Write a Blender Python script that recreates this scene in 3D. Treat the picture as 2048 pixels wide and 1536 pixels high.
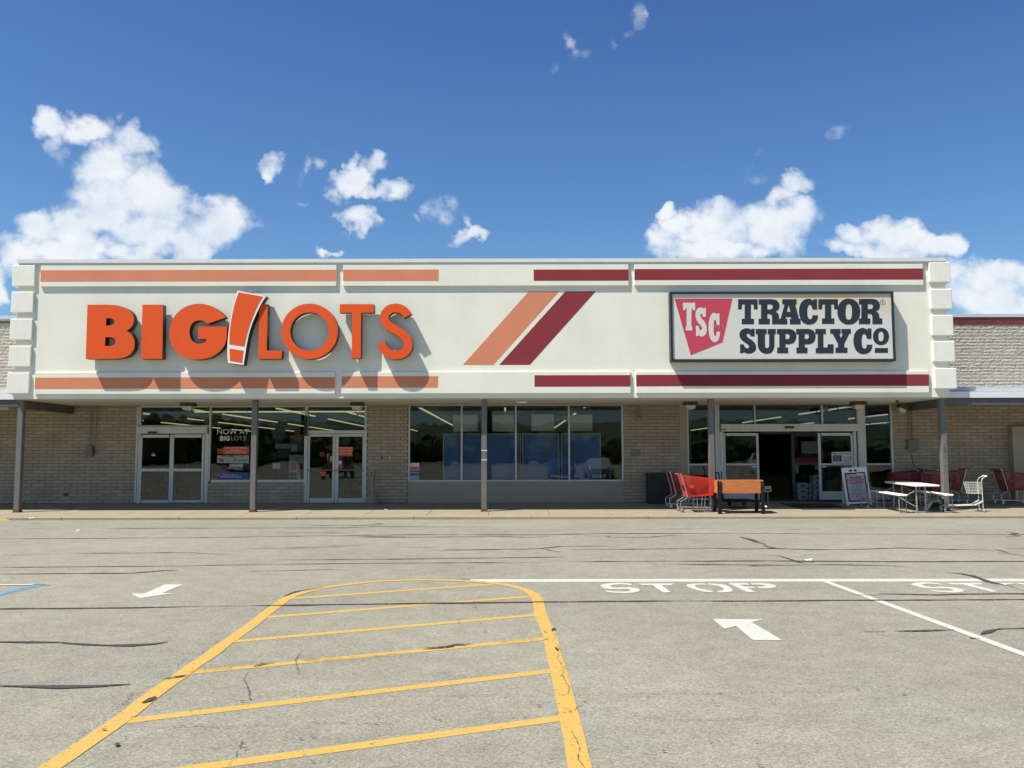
import bpy, bmesh, math, random
from mathutils import Vector, Matrix
R = random.Random(7)
rad = math.radians
for o in list(bpy.data.objects): bpy.data.objects.remove(o)
C = bpy.context.scene.collection
scene = bpy.context.scene

# ------------------------------------------------------------------ camera
FPX = 1771.0                      # focal length in photo pixels (2048 wide)
EYE = Vector((0, 0, 1.61))
PITCH, ROLL = 4.713, 0.11
CROT = Matrix.Rotation(rad(90 + PITCH), 3, 'X') @ Matrix.Rotation(rad(-ROLL), 3, 'Z')
cam_data = bpy.data.cameras.new('camera')
cam_data.sensor_width = 36.0
cam_data.lens = FPX / 2048 * 36.0
cam_data.clip_start = 0.05
cam_data.clip_end = 3000
cam = bpy.data.objects.new('camera', cam_data)
cam.matrix_world = Matrix.Translation(EYE) @ CROT.to_4x4()
C.objects.link(cam)
scene.camera = cam

def ray(px, py):
    return CROT @ Vector(((px - 1024) / FPX, (768 - py) / FPX, -1))
def G(px, py, z=0.0):             # point of the photo on a level plane
    d = ray(px, py); t = (z - EYE.z) / d.z
    return EYE + d * t
def F(px, py, Y):                 # point of the photo on an upright plane
    d = ray(px, py); t = Y / d.y
    return EYE + d * t

# ------------------------------------------------------------------ light
LDIR = Vector((0.50, 0.28, -1.0)).normalized()          # the way sunlight travels
sun_el = math.asin(-LDIR.z)
sun_az = math.atan2(-LDIR.x, -LDIR.y)
sd = bpy.data.lights.new('sun', 'SUN')
sd.energy = 4.3; sd.angle = rad(0.53); sd.color = (1.0, 0.955, 0.86)
so = bpy.data.objects.new('sun', sd)
so.rotation_euler = LDIR.to_track_quat('-Z', 'Y').to_euler()
so.location = (-20, -10, 40)
C.objects.link(so)
scene.view_settings.view_transform = 'Standard'
scene.view_settings.look = 'None'
scene.view_settings.exposure = 0.88
scene.view_settings.gamma = 1.0
scene.view_settings.use_curve_mapping = False
scene.cycles.max_bounces = 8
scene.cycles.diffuse_bounces = 4
scene.cycles.transparent_max_bounces = 16
scene.cycles.sample_clamp_indirect = 6

world = bpy.data.worlds.new('World'); scene.world = world
world.use_nodes = True
WT = world.node_tree
WT.nodes.clear()
def wn(kind, **kw):
    n = WT.nodes.new(kind)
    for k, v in kw.items(): setattr(n, k, v)
    return n
def wl(a, b): WT.links.new(a, b)
def wmath(op, a, b=None, c=None, clamp=False):
    n = wn('ShaderNodeMath', operation=op, use_clamp=clamp)
    for i, v in enumerate((a, b, c)):
        if v is None: continue
        if isinstance(v, (int, float)): n.inputs[i].default_value = v
        else: wl(v, n.inputs[i])
    return n.outputs[0]
def wvec(op, a, b=None, out=0):
    n = wn('ShaderNodeVectorMath', operation=op)
    for i, v in enumerate((a, b)):
        if v is None: continue
        if isinstance(v, (tuple, list, Vector)): n.inputs[i].default_value = v
        else: wl(v, n.inputs[i])
    return n.outputs[out]
sky = wn('ShaderNodeTexSky', sky_type='NISHITA', sun_disc=False)
sky.sun_elevation = sun_el; sky.sun_rotation = sun_az
sky.altitude = 300; sky.air_density = 1.0; sky.dust_density = 1.3; sky.ozone_density = 3.0
tc = wn('ShaderNodeTexCoord')
D = tc.outputs['Generated']
sep = wn('ShaderNodeSeparateXYZ'); wl(D, sep.inputs[0])
yy = wmath('MAXIMUM', sep.outputs[1], 0.08)
gx = wmath('DIVIDE', sep.outputs[0], yy)
gz = wmath('DIVIDE', sep.outputs[2], yy)
cmb = wn('ShaderNodeCombineXYZ'); wl(gx, cmb.inputs[0]); wl(gz, cmb.inputs[1])
P2 = cmb.outputs[0]
# cumulus heaps: (px, py, rx, ry, weight), turned into directions of the sky
HEAPS = [(92,252,34,30,1.),(165,256,40,24,.95),(205,250,24,18,.7),(110,290,20,26,.8),(130,318,16,28,.75),(255,285,52,40,1.),(300,290,26,20,.7),
 (225,335,60,44,1.),(170,378,30,30,.8),(275,385,60,44,1.),(210,425,66,44,1.),(330,425,60,44,1.),(300,462,60,34,1.),(440,438,54,40,1.),(500,430,22,22,.7),(508,452,26,14,.6),
 (385,478,36,28,.95),(372,508,26,18,.8),(150,455,58,36,1.),(70,466,36,34,1.),(110,500,110,26,1.),(44,512,40,30,1.),(255,508,50,16,.9),
 (0,560,22,42,.95),(538,330,24,18,.8),(606,346,15,19,.62),(634,338,16,16,.62),(625,300,20,16,.36),(602,290,14,12,.3),
 (700,322,22,20,.9),(746,328,26,24,.9),(712,362,40,34,1.),(678,395,20,20,.8),(700,408,20,10,.6),(786,384,26,20,.95),(752,388,28,18,.9),
 (713,443,36,20,1.),(690,466,20,8,.4),(642,506,18,8,.8),(616,398,20,8,.42),(880,428,22,24,.66),(912,412,14,18,.62),(856,446,20,8,.5),
 (936,448,12,24,.62),(938,474,26,15,.85),(991,158,8,16,.5),(1150,78,12,24,.6),(1168,106,20,14,.55),
 (1118,132,10,12,.48),(1080,100,14,18,.3),(1226,72,10,14,.4),(1272,26,12,32,.62),(1260,50,10,14,.4),
 (1342,418,20,18,.95),(1340,480,38,34,1.),(1385,455,44,34,1.),(1440,452,50,42,1.),(1500,448,60,46,1.),(1560,470,52,40,1.),
 (1592,368,34,24,1.),(1560,395,32,26,1.),(1600,440,34,30,.9),(1612,476,24,26,.6),(1440,500,110,26,1.),(1504,345,22,16,.58),(1530,300,16,8,.36),
 (1725,476,34,26,1.),(1790,465,56,28,1.),(1850,492,50,28,1.),(1700,505,40,16,.9),(1800,505,100,20,1.),(1905,500,32,24,.85),
 (1925,560,26,22,.85),(1980,560,56,30,1.),(2046,560,50,32,1.),(1930,600,50,36,1.),(2010,610,90,34,1.),(1665,256,20,12,.45),(1730,238,18,12,.3)]
def wnoise(scale, detail, rough=.5, vec=None):
    n = wn('ShaderNodeTexNoise'); n.inputs['Scale'].default_value = scale; n.inputs['Detail'].default_value = detail; n.inputs['Roughness'].default_value = rough
    wl(vec or D, n.inputs['Vector']); return n
w1 = wnoise(19, 4, .60)
P2 = wvec('ADD', P2, wvec('MULTIPLY', wvec('SUBTRACT', w1.outputs['Color'], (.5, .5, .5)), (.075, .070, 0)))
acc = None
for (px, py, rx, ry, w) in HEAPS:
    w = w * .54 if w < .75 else (w * .86 if w < .98 and py < 460 and rx < 38 else w)
    if rx < 42 and 500 < px < 1300: rx *= .88; ry *= .88
    d = ray(px, py); c = (d.x / d.y, d.z / d.y, 0)
    kx, ky = FPX / rx / 1.55, FPX / ry / 1.55
    vn = wn('ShaderNodeVectorMath', operation='MULTIPLY_ADD'); wl(P2, vn.inputs[0])
    vn.inputs[1].default_value = (kx, ky, 0); vn.inputs[2].default_value = (-c[0] * kx, -c[1] * ky, 0)
    v = vn.outputs[0]
    q = wvec('DOT_PRODUCT', v, v, out=1)
    b = wmath('MULTIPLY_ADD', q, -w, w)                # w * (1 - r^2)
    acc = wmath('MAXIMUM', b, 0.0) if acc is None else wmath('MAXIMUM', acc, b)
front = wn('ShaderNodeMapRange'); wl(sep.outputs[1], front.inputs[0])
front.inputs[1].default_value = 0.55; front.inputs[2].default_value = 0.75
blob = wmath('MULTIPLY', acc, front.outputs[0])
# the same kind of scattered cloud over the rest of the sky
wide = wn('ShaderNodeTexNoise'); wide.inputs['Scale'].default_value = 3.2; wide.inputs['Detail'].default_value = 3
wl(D, wide.inputs['Vector'])
wr = wn('ShaderNodeMapRange'); wl(wide.outputs[0], wr.inputs[0])
wr.inputs[1].default_value = 0.56; wr.inputs[2].default_value = 0.72
back = wmath('MULTIPLY', wr.outputs[0], wmath('SUBTRACT', 1.0, front.outputs[0]))
up = wn('ShaderNodeMapRange'); wl(sep.outputs[2], up.inputs[0]); up.inputs[1].default_value = 0.02; up.inputs[2].default_value = 0.15
field = wmath('ADD', blob, wmath('MULTIPLY', back, up.outputs[0]))
# billows
def billow(vec):
    return wnoise(30, 6, .54, vec).outputs[0]
n1 = billow(D)
n2 = billow(wvec('ADD', D, (-.006, -.002, .010)))
puff = wnoise(11, 3, .5).outputs[0]
raw = wmath('ADD', field, wmath('MULTIPLY', wmath('SUBTRACT', n1, .5), 1.9))
dens = wn('ShaderNodeMapRange', interpolation_type='SMOOTHSTEP'); wl(raw, dens.inputs[0])
dens.inputs[1].default_value = 0.04; dens.inputs[2].default_value = 0.95
fadein = wn('ShaderNodeMapRange', interpolation_type='SMOOTHSTEP'); wl(field, fadein.inputs[0]); fadein.inputs[1].default_value = 0.0; fadein.inputs[2].default_value = 0.30
mask = wmath('MULTIPLY', dens.outputs[0], fadein.outputs[0])
mask = wmath('MULTIPLY', mask, 0.97)
lit = wmath('MULTIPLY_ADD', wmath('SUBTRACT', n1, n2), 1.5, 0.66, clamp=True)
lit2 = wmath('MULTIPLY_ADD', wmath('SUBTRACT', puff, .5), 1.7, lit, clamp=True)
ccol = wn('ShaderNodeMix', data_type='RGBA'); wl(lit2, ccol.inputs[0])
ccol.inputs[6].default_value = (0.345, 0.40, 0.48, 1); ccol.inputs[7].default_value = (0.50, 0.515, 0.535, 1)
bgs = wn('ShaderNodeBackground'); bgs.inputs[1].default_value = 0.064
deep = wn('ShaderNodeMix', data_type='RGBA'); dr_ = wn('ShaderNodeMapRange'); wl(sep.outputs[2], dr_.inputs[0])
dr_.inputs[1].default_value = 0.12; dr_.inputs[2].default_value = 0.50; wl(dr_.outputs[0], deep.inputs[0])
deep.inputs[6].default_value = (0.77, 1.05, 1.20, 1); deep.inputs[7].default_value = (0.46, 0.73, 1.08, 1)
tint = wn('ShaderNodeMix', data_type='RGBA', blend_type='MULTIPLY'); tint.inputs[0].default_value = 1.0
wl(sky.outputs[0], tint.inputs[6]); wl(deep.outputs[2], tint.inputs[7])
wl(tint.outputs[2], bgs.inputs[0])
bgc = wn('ShaderNodeBackground'); wl(ccol.outputs[2], bgc.inputs[0]); bgc.inputs[1].default_value = 1.0
mx = wn('ShaderNodeMixShader'); wl(mask, mx.inputs[0]); wl(bgs.outputs[0], mx.inputs[1]); wl(bgc.outputs[0], mx.inputs[2])
wo = wn('ShaderNodeOutputWorld'); wl(mx.outputs[0], wo.inputs[0])

# ------------------------------------------------------------------ helpers
def tag(o, label=None, cat=None, group=None, kind=None):
    if label: o['label'] = label
    if cat: o['category'] = cat
    if group: o['group'] = group
    if kind: o['kind'] = kind
    return o
def empty(name, loc=(0, 0, 0), rz=0.0, parent=None):
    o = bpy.data.objects.new(name, None); C.objects.link(o)
    o.location = loc; o.rotation_euler = (0, 0, rz)
    if parent: o.parent = parent
    return o
def link(name, mesh, parent=None, loc=None, rot=None):
    o = bpy.data.objects.new(name, mesh); C.objects.link(o)
    if parent: o.parent = parent
    if loc is not None: o.location = loc
    if rot is not None: o.rotation_euler = rot
    return o
def copy_tree(o, parent=None):
    c = o.copy(); C.objects.link(c); c.parent = parent
    for ch in list(o.children): copy_tree(ch, c)
    return c

class MB:
    def __init__(s): s.v = []; s.f = []; s.m = []; s.mi = 0
    def add(s, vs, fs):
        n = len(s.v); s.v += [tuple(v) for v in vs]
        for f in fs: s.f.append(tuple(i + n for i in f)); s.m.append(s.mi)
        return s
    def box(s, x0, x1, y0, y1, z0, z1):
        return s.hexa([(x0,y0,z0),(x1,y0,z0),(x1,y1,z0),(x0,y1,z0),(x0,y0,z1),(x1,y0,z1),(x1,y1,z1),(x0,y1,z1)])
    def hexa(s, p):
        return s.add(p, [(0,3,2,1),(4,5,6,7),(0,1,5,4),(1,2,6,5),(2,3,7,6),(3,0,4,7)])
    def cbox(s, c, d, rz=0, rx=0, ry=0):
        M = Matrix.Translation(c) @ Matrix.Rotation(rz,4,'Z') @ Matrix.Rotation(ry,4,'Y') @ Matrix.Rotation(rx,4,'X')
        a, b, e = d[0]/2, d[1]/2, d[2]/2
        return s.hexa([M @ Vector(q) for q in [(-a,-b,-e),(a,-b,-e),(a,b,-e),(-a,b,-e),(-a,-b,e),(a,-b,e),(a,b,e),(-a,b,e)]])
    def bbox(s, x0, x1, y0, y1, z0, z1, b=0.01):      # box with chamfered upright and front edges
        pts = [(x0+b,y0),(x1-b,y0),(x1,y0+b),(x1,y1),(x0,y1),(x0,y0+b)]
        n = 6; vs = []
        for z, k in ((z0,b),(z0+b,0),(z1-b,0),(z1,b)):
            for (x,y) in pts:
                xx = min(max(x, x0+k), x1-k); yv = max(y, y0+k)
                vs.append((xx, yv, z))
        fs = [tuple(reversed(range(n)))]
        for l in range(3):
            for i in range(n):
                j = (i+1) % n
                fs.append((l*n+i, l*n+j, (l+1)*n+j, (l+1)*n+i))
        fs.append(tuple(range(3*n, 4*n)))
        return s.add(vs, fs)
    def tube(s, a, b, r, n=8, r2=None, cap=True):
        a, b = Vector(a), Vector(b); d = b - a
        if d.length < 1e-6: return s
        q = d.to_track_quat('Z', 'Y'); r2 = r if r2 is None else r2
        vs = []
        for (c, rr) in ((a, r), (b, r2)):
            for i in range(n):
                t = 2*math.pi*i/n; vs.append(c + q @ Vector((rr*math.cos(t), rr*math.sin(t), 0)))
        fs = [(i, (i+1) % n, n+(i+1) % n, n+i) for i in range(n)]
        if cap: fs += [tuple(reversed(range(n))), tuple(range(n, 2*n))]
        return s.add(vs, fs)
    def path(s, pts, r, n=8, closed=False):
        pts = [Vector(p) for p in pts]
        k = len(pts)
        rng = range(k) if closed else range(k-1)
        for i in rng: s.tube(pts[i], pts[(i+1) % k], r, n)
        return s
    def lathe(s, prof, c=(0,0,0), n=20, axis='Z'):
        vs = []; c = Vector(c)
        for (r, z) in prof:
            for i in range(n):
                t = 2*math.pi*i/n
                v = (r*math.cos(t), r*math.sin(t), z)
                if axis == 'X': v = (v[2], v[0], v[1])
                if axis == 'Y': v = (v[0], v[2], v[1])
                vs.append(c + Vector(v))
        fs = []
        for l in range(len(prof)-1):
            for i in range(n):
                j = (i+1) % n; fs.append((l*n+i, l*n+j, (l+1)*n+j, (l+1)*n+i))
        fs += [tuple(reversed(range(n))), tuple(range((len(prof)-1)*n, len(prof)*n))]
        return s.add(vs, fs)
    def prism(s, pts, off):                        # convex-ish polygon pushed along off
        pts = [Vector(p) for p in pts]; off = Vector(off); n = len(pts)
        fs = [tuple(range(n)), tuple(reversed(range(n, 2*n)))]
        fs += [(i, n+i, n+(i+1) % n, (i+1) % n) for i in range(n)]
        return s.add(pts + [p + off for p in pts], fs)
    def mesh(s, name, mats, smooth=False):
        me = bpy.data.meshes.new(name); me.from_pydata(s.v, [], s.f)
        if not isinstance(mats, (list, tuple)): mats = [mats]
        for m in mats: me.materials.append(m)
        if len(mats) > 1: me.polygons.foreach_set('material_index', s.m)
        if smooth:
            me.polygons.foreach_set('use_smooth', [True]*len(me.polygons))
        bm = bmesh.new(); bm.from_mesh(me); bmesh.ops.recalc_face_normals(bm, faces=bm.faces); bm.to_mesh(me); bm.free()
        me.update(); return me
    def build(s, name, mats, parent=None, loc=None, rot=None, smooth=False):
        return link(name, s.mesh(name, mats, smooth), parent, loc, rot)

def catmull(pts, k=6, closed=False):
    out = []; n = len(pts)
    def g(i): return pts[i % n] if closed else pts[max(0, min(n-1, i))]
    for i in range(n if closed else n-1):
        p0, p1, p2, p3 = g(i-1), g(i), g(i+1), g(i+2)
        for j in range(k):
            t = j/k
            out.append(tuple(0.5*((2*b) + (-a+c)*t + (2*a-5*b+4*c-d)*t*t + (-a+3*b-3*c+d)*t**3) for a, b, c, d in zip(p0, p1, p2, p3)))
    if not closed: out.append(tuple(pts[-1]))
    return out
def outline(spec):                # corners as tuples, smooth runs as lists of tuples
    out = []
    for it in spec:
        if isinstance(it, list): out += catmull(it, 5)
        else: out.append(it)
    return out
def stroke(pts, w, k=6):          # closed outline of a thick pen line
    c = catmull(pts, k); L, Rr = [], []
    for i, p in enumerate(c):
        a = c[max(0, i-1)]; b = c[min(len(c)-1, i+1)]
        tx, ty = b[0]-a[0], b[1]-a[1]; l = math.hypot(tx, ty) or 1
        nx, ny = -ty/l*w/2, tx/l*w/2
        L.append((p[0]+nx, p[1]+ny)); Rr.append((p[0]-nx, p[1]-ny))
    return L + Rr[::-1]
def ellipse(cx, cy, rx, ry, n=48, pw=2.0):
    o = []
    for i in range(n):
        t = 2*math.pi*i/n; c, s_ = math.cos(t), math.sin(t)
        o.append((cx + rx*math.copysign(abs(c)**(2/pw), c), cy + ry*math.copysign(abs(s_)**(2/pw), s_)))
    return o
def curve_mesh(name, outs, depth, mats, bevel=0.0):      # filled 2D outlines with holes, thickness along z
    cu = bpy.data.curves.new(name, 'CURVE'); cu.dimensions = '2D'; cu.fill_mode = 'BOTH'
    cu.extrude = max(depth/2 - bevel, 0); cu.bevel_depth = bevel; cu.bevel_resolution = 0
    for o in outs:
        sp = cu.splines.new('POLY'); sp.points.add(len(o)-1)
        for i, p in enumerate(o): sp.points[i].co = (p[0], p[1], 0, 1)
        sp.use_cyclic_u = True
    ob = bpy.data.objects.new(name, cu); C.objects.link(ob)
    dg = bpy.context.evaluated_depsgraph_get()
    me = bpy.data.meshes.new_from_object(ob.evaluated_get(dg))
    bpy.data.objects.remove(ob); bpy.data.curves.remove(cu)
    me.name = name; me.materials.clear()
    for m in (mats if isinstance(mats, (list, tuple)) else [mats]): me.materials.append(m)
    return me
def upright(name, outs, Y, depth, mats, parent=None, bevel=0.0, side=None):
    """outlines given as (X, Z) world points; front face at Y, thickness towards +Y"""
    me = curve_mesh(name, outs, depth, mats, bevel)
    me.transform(Matrix.Translation((0, Y + depth/2, 0)) @ Matrix.Rotation(rad(90), 4, 'X'))
    if side is not None:
        me.materials.append(side)
        for p in me.polygons:
            if p.normal.y > -0.9: p.material_index = 1
            if abs(p.normal.y) > .9 and p.center.y < Y + depth*.4: p.material_index = 0
    return link(name, me, parent)
def flat(name, outs, z, mats, parent=None):              # paint lying on the ground, outlines as (X, Y)
    me = curve_mesh(name, outs, 0, mats)
    me.transform(Matrix.Translation((0, 0, z)))
    return link(name, me, parent)
def text_mesh(name, body, size, mats, offset=0.0, align='CENTER', squeeze=1.0, depth=0.002, spacing=1.0):
    cu = bpy.data.curves.new(name, 'FONT'); cu.body = body; cu.size = size; cu.align_x = align; cu.align_y = 'CENTER'
    cu.extrude = depth/2; cu.offset = offset; cu.space_character = spacing; cu.resolution_u = 3
    ob = bpy.data.objects.new(name, cu); C.objects.link(ob)
    dg = bpy.context.evaluated_depsgraph_get()
    me = bpy.data.meshes.new_from_object(ob.evaluated_get(dg))
    bpy.data.objects.remove(ob); bpy.data.curves.remove(cu)
    me.name = name; me.materials.clear(); me.materials.append(mats)
    me.transform(Matrix.Scale(squeeze, 4, (1, 0, 0)))
    return me
def wall_text(name, body, cx, cz, Y, size, mat, parent=None, **kw):   # reads towards -Y
    me = text_mesh(name, body, size, mat, **kw)
    me.transform(Matrix.Translation((cx, Y, cz)) @ Matrix.Rotation(rad(90), 4, 'X'))
    return link(name, me, parent)

# ------------------------------------------------------------------ materials
def mat(name, col, rough=0.7, metal=0.0, var=0.12, scale=3.0, bump=0.0, bscale=60.0, dirt=None, dirt_amt=0.0,
        dscale=(1.2, 1.2, 1.2), spec=0.4, fine=0.0, fscale=120.0, emit=None, es=0.0):
    m = bpy.data.materials.new(name); m.use_nodes = True; t = m.node_tree; n = t.nodes; l = t.links
    b = n['Principled BSDF']; b.inputs['Roughness'].default_value = rough; b.inputs['Metallic'].default_value = metal
    b.inputs['Specular IOR Level'].default_value = spec
    ge = n.new('ShaderNodeNewGeometry')
    nz = n.new('ShaderNodeTexNoise'); nz.inputs['Scale'].default_value = scale; nz.inputs['Detail'].default_value = 5
    l.new(ge.outputs['Position'], nz.inputs['Vector'])
    mr = n.new('ShaderNodeMapRange'); l.new(nz.outputs[0], mr.inputs[0]); mr.inputs[1].default_value = .3; mr.inputs[2].default_value = .7
    mr.inputs[3].default_value = 1-var; mr.inputs[4].default_value = 1+var
    cur = n.new('ShaderNodeMix'); cur.data_type = 'RGBA'; cur.blend_type = 'MULTIPLY'; cur.inputs[0].default_value = 1
    cur.inputs[6].default_value = (*col, 1); l.new(mr.outputs[0], cur.inputs[7])
    out = cur.outputs[2]
    if fine > 0:
        f = n.new('ShaderNodeTexNoise'); f.inputs['Scale'].default_value = fscale; f.inputs['Detail'].default_value = 3
        l.new(ge.outputs['Position'], f.inputs['Vector'])
        fr = n.new('ShaderNodeMapRange'); l.new(f.outputs[0], fr.inputs[0]); fr.inputs[1].default_value = .3; fr.inputs[2].default_value = .7
        fr.inputs[3].default_value = 1-fine; fr.inputs[4].default_value = 1+fine
        c2 = n.new('ShaderNodeMix'); c2.data_type = 'RGBA'; c2.blend_type = 'MULTIPLY'; c2.inputs[0].default_value = 1
        l.new(out, c2.inputs[6]); l.new(fr.outputs[0], c2.inputs[7]); out = c2.outputs[2]
    if dirt is not None:
        mp = n.new('ShaderNodeMapping'); mp.inputs['Scale'].default_value = dscale; l.new(ge.outputs['Position'], mp.inputs[0])
        d = n.new('ShaderNodeTexNoise'); d.inputs['Scale'].default_value = 1.0; d.inputs['Detail'].default_value = 7; d.inputs['Roughness'].default_value = .65
        l.new(mp.outputs[0], d.inputs['Vector'])
        dr = n.new('ShaderNodeMapRange'); l.new(d.outputs[0], dr.inputs[0]); dr.inputs[1].default_value = .48; dr.inputs[2].default_value = .78
        dr.inputs[4].default_value = dirt_amt
        c3 = n.new('ShaderNodeMix'); c3.data_type = 'RGBA'; l.new(dr.outputs[0], c3.inputs[0]); l.new(out, c3.inputs[6]); c3.inputs[7].default_value = (*dirt, 1)
        out = c3.outputs[2]
    l.new(out, b.inputs['Base Color'])
    if bump > 0:
        bn = n.new('ShaderNodeTexNoise'); bn.inputs['Scale'].default_value = bscale; bn.inputs['Detail'].default_value = 4
        l.new(ge.outputs['Position'], bn.inputs['Vector'])
        bp = n.new('ShaderNodeBump'); bp.inputs['Strength'].default_value = bump; bp.inputs['Distance'].default_value = 0.01
        l.new(bn.outputs[0], bp.inputs['Height']); l.new(bp.outputs[0], b.inputs['Normal'])
    if emit:
        b.inputs['Emission Color'].default_value = (*emit, 1); b.inputs['Emission Strength'].default_value = es
    return m
# ------------------------------------------------------------------ shared materials
def asphalt_mat():
    m = bpy.data.materials.new('worn_asphalt'); m.use_nodes = True; t = m.node_tree; n = t.nodes; l = t.links
    b = n['Principled BSDF']; b.inputs['Roughness'].default_value = .9; b.inputs['Specular IOR Level'].default_value = .25
    ge = n.new('ShaderNodeNewGeometry'); P = ge.outputs['Position']
    def noise(s, d=4, r=.5, src=P):
        q = n.new('ShaderNodeTexNoise'); q.inputs['Scale'].default_value = s; q.inputs['Detail'].default_value = d; q.inputs['Roughness'].default_value = r
        l.new(src, q.inputs['Vector']); return q.outputs[0]
    def mr(v, a, c, x=0., y=1.):
        q = n.new('ShaderNodeMapRange'); l.new(v, q.inputs[0]); q.inputs[1].default_value = a; q.inputs[2].default_value = c
        q.inputs[3].default_value = x; q.inputs[4].default_value = y; return q.outputs[0]
    def mix(f, a, c, bt='MIX'):
        q = n.new('ShaderNodeMix'); q.data_type = 'RGBA'; q.blend_type = bt
        for i, v in ((0, f), (6, a), (7, c)):
            if isinstance(v, (int, float)): q.inputs[i].default_value = v
            elif isinstance(v, tuple): q.inputs[i].default_value = (*v, 1)
            else: l.new(v, q.inputs[i])
        return q.outputs[2]
    tintf = mr(noise(.55, 3), .35, .65)
    col = mix(tintf, (.226, .208, .163), (.214, .206, .162))
    big = mr(noise(.22, 4, .6), .35, .65, .90, 1.09)
    col = mix(1.0, col, big, 'MULTIPLY')
    mid = mr(noise(3.5, 5, .6), .3, .7, .90, 1.10)
    col = mix(1.0, col, mid, 'MULTIPLY')
    vo = n.new('ShaderNodeTexVoronoi'); vo.inputs['Scale'].default_value = 85; l.new(P, vo.inputs['Vector'])
    hs = n.new('ShaderNodeSeparateColor'); l.new(vo.outputs['Color'], hs.inputs[0])
    sp = mr(hs.outputs[0], 0, 1, .72, 1.30)
    col = mix(1.0, col, sp, 'MULTIPLY')
    fine = mr(noise(240, 2), .3, .7, .86, 1.14)
    col = mix(1.0, col, fine, 'MULTIPLY')
    # open pits and tar spots
    vp = n.new('ShaderNodeTexVoronoi'); vp.inputs['Scale'].default_value = 9; l.new(P, vp.inputs['Vector'])
    pc = n.new('ShaderNodeSeparateColor'); l.new(vp.outputs['Color'], pc.inputs[0])
    sel = mr(pc.outputs[1], .80, .82)
    near = mr(vp.outputs['Distance'], .10, .17, 1, 0)
    rag = mr(noise(60, 3), .45, .55)
    pit = n.new('ShaderNodeMath'); pit.operation = 'MULTIPLY'; l.new(sel, pit.inputs[0]); l.new(near, pit.inputs[1])
    pit2 = n.new('ShaderNodeMath'); pit2.operation = 'MULTIPLY'; l.new(pit.outputs[0], pit2.inputs[0]); l.new(rag, pit2.inputs[1])
    col = mix(pit2.outputs[0], col, (.085, .078, .066))
    small = mr(noise(38, 4, .7), .66, .72)
    sm = n.new('ShaderNodeMath'); sm.operation = 'MULTIPLY'; l.new(small, sm.inputs[0]); sm.inputs[1].default_value = .6
    col = mix(sm.outputs[0], col, (.095, .088, .075))
    stain = mr(noise(1.3, 6, .7), .63, .74, 0, .35)
    col = mix(stain, col, (.13, .12, .10))
    l.new(col, b.inputs['Base Color'])
    bp = n.new('ShaderNodeBump'); bp.inputs['Strength'].default_value = .55; bp.inputs['Distance'].default_value = .006
    l.new(hs.outputs[1], bp.inputs['Height']); l.new(bp.outputs[0], b.inputs['Normal'])
    return m
def worn_mat(name, col, keep=0.5, soft=.03, scale=22.0, rough=.75, var=.05, big=0.0, lines=None):
    """paint or tar with worn-through gaps that bare the asphalt below"""
    m = bpy.data.materials.new(name); m.use_nodes = True; t = m.node_tree; n = t.nodes; l = t.links
    b = n['Principled BSDF']; b.inputs['Roughness'].default_value = rough; b.inputs['Specular IOR Level'].default_value = .3
    ge = n.new('ShaderNodeNewGeometry')
    a = n.new('ShaderNodeTexNoise'); a.inputs['Scale'].default_value = scale; a.inputs['Detail'].default_value = 8; a.inputs['Roughness'].default_value = .7
    l.new(ge.outputs['Position'], a.inputs['Vector'])
    src = a.outputs[0]
    if big > 0:
        c = n.new('ShaderNodeTexNoise'); c.inputs['Scale'].default_value = 1.1; c.inputs['Detail'].default_value = 2
        l.new(ge.outputs['Position'], c.inputs['Vector'])
        q = n.new('ShaderNodeMath'); q.operation = 'MULTIPLY_ADD'; l.new(c.outputs[0], q.inputs[0]); q.inputs[1].default_value = big; l.new(src, q.inputs[2])
        q2 = n.new('ShaderNodeMath'); q2.operation = 'SUBTRACT'; l.new(q.outputs[0], q2.inputs[0]); q2.inputs[1].default_value = big*.5
        src = q2.outputs[0]
    r = n.new('ShaderNodeMapRange'); l.new(src, r.inputs[0]); r.inputs[1].default_value = keep - soft; r.inputs[2].default_value = keep + soft
    r.inputs[3].default_value = 1; r.inputs[4].default_value = 0
    v = n.new('ShaderNodeTexNoise'); v.inputs['Scale'].default_value = 90; v.inputs['Detail'].default_value = 3; l.new(ge.outputs['Position'], v.inputs['Vector'])
    vr = n.new('ShaderNodeMapRange'); l.new(v.outputs[0], vr.inputs[0]); vr.inputs[1].default_value = .3; vr.inputs[2].default_value = .7
    vr.inputs[3].default_value = 1-var; vr.inputs[4].default_value = 1+var
    mu = n.new('ShaderNodeMix'); mu.data_type = 'RGBA'; mu.blend_type = 'MULTIPLY'; mu.inputs[0].default_value = 1
    mu.inputs[6].default_value = (*col, 1); l.new(vr.outputs[0], mu.inputs[7]); l.new(mu.outputs[2], b.inputs['Base Color'])
    l.new(r.outputs[0], b.inputs['Alpha'])
    return m
M_asph = asphalt_mat()
M_white_paint = worn_mat('white_road_paint', (.43, .425, .375), keep=.64, var=.05)
M_yellow_paint = worn_mat('yellow_road_paint', (.43, .275, .068), keep=.63, scale=26, var=.06)
M_blue_paint = worn_mat('blue_road_paint', (.10, .24, .38), keep=.56)
M_faint_yellow = worn_mat('faded_yellow_paint', (.33, .265, .13), keep=.47, scale=9, big=.5)
M_tar = worn_mat('crack_sealant_tar', (.052, .048, .045), keep=.60, scale=30, var=.2, rough=.6)
M_crack = worn_mat('open_crack', (.075, .068, .058), keep=.50, scale=34, var=.2, rough=.9)
M_conc = mat('tan_concrete', (.258, .214, .150), .9, var=.08, scale=1.7, fine=.12, fscale=70, dirt=(.19, .16, .12), dirt_amt=.5, dscale=(2, 2, 2), bump=.2)  # one tan base colour for the whole walk
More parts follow.
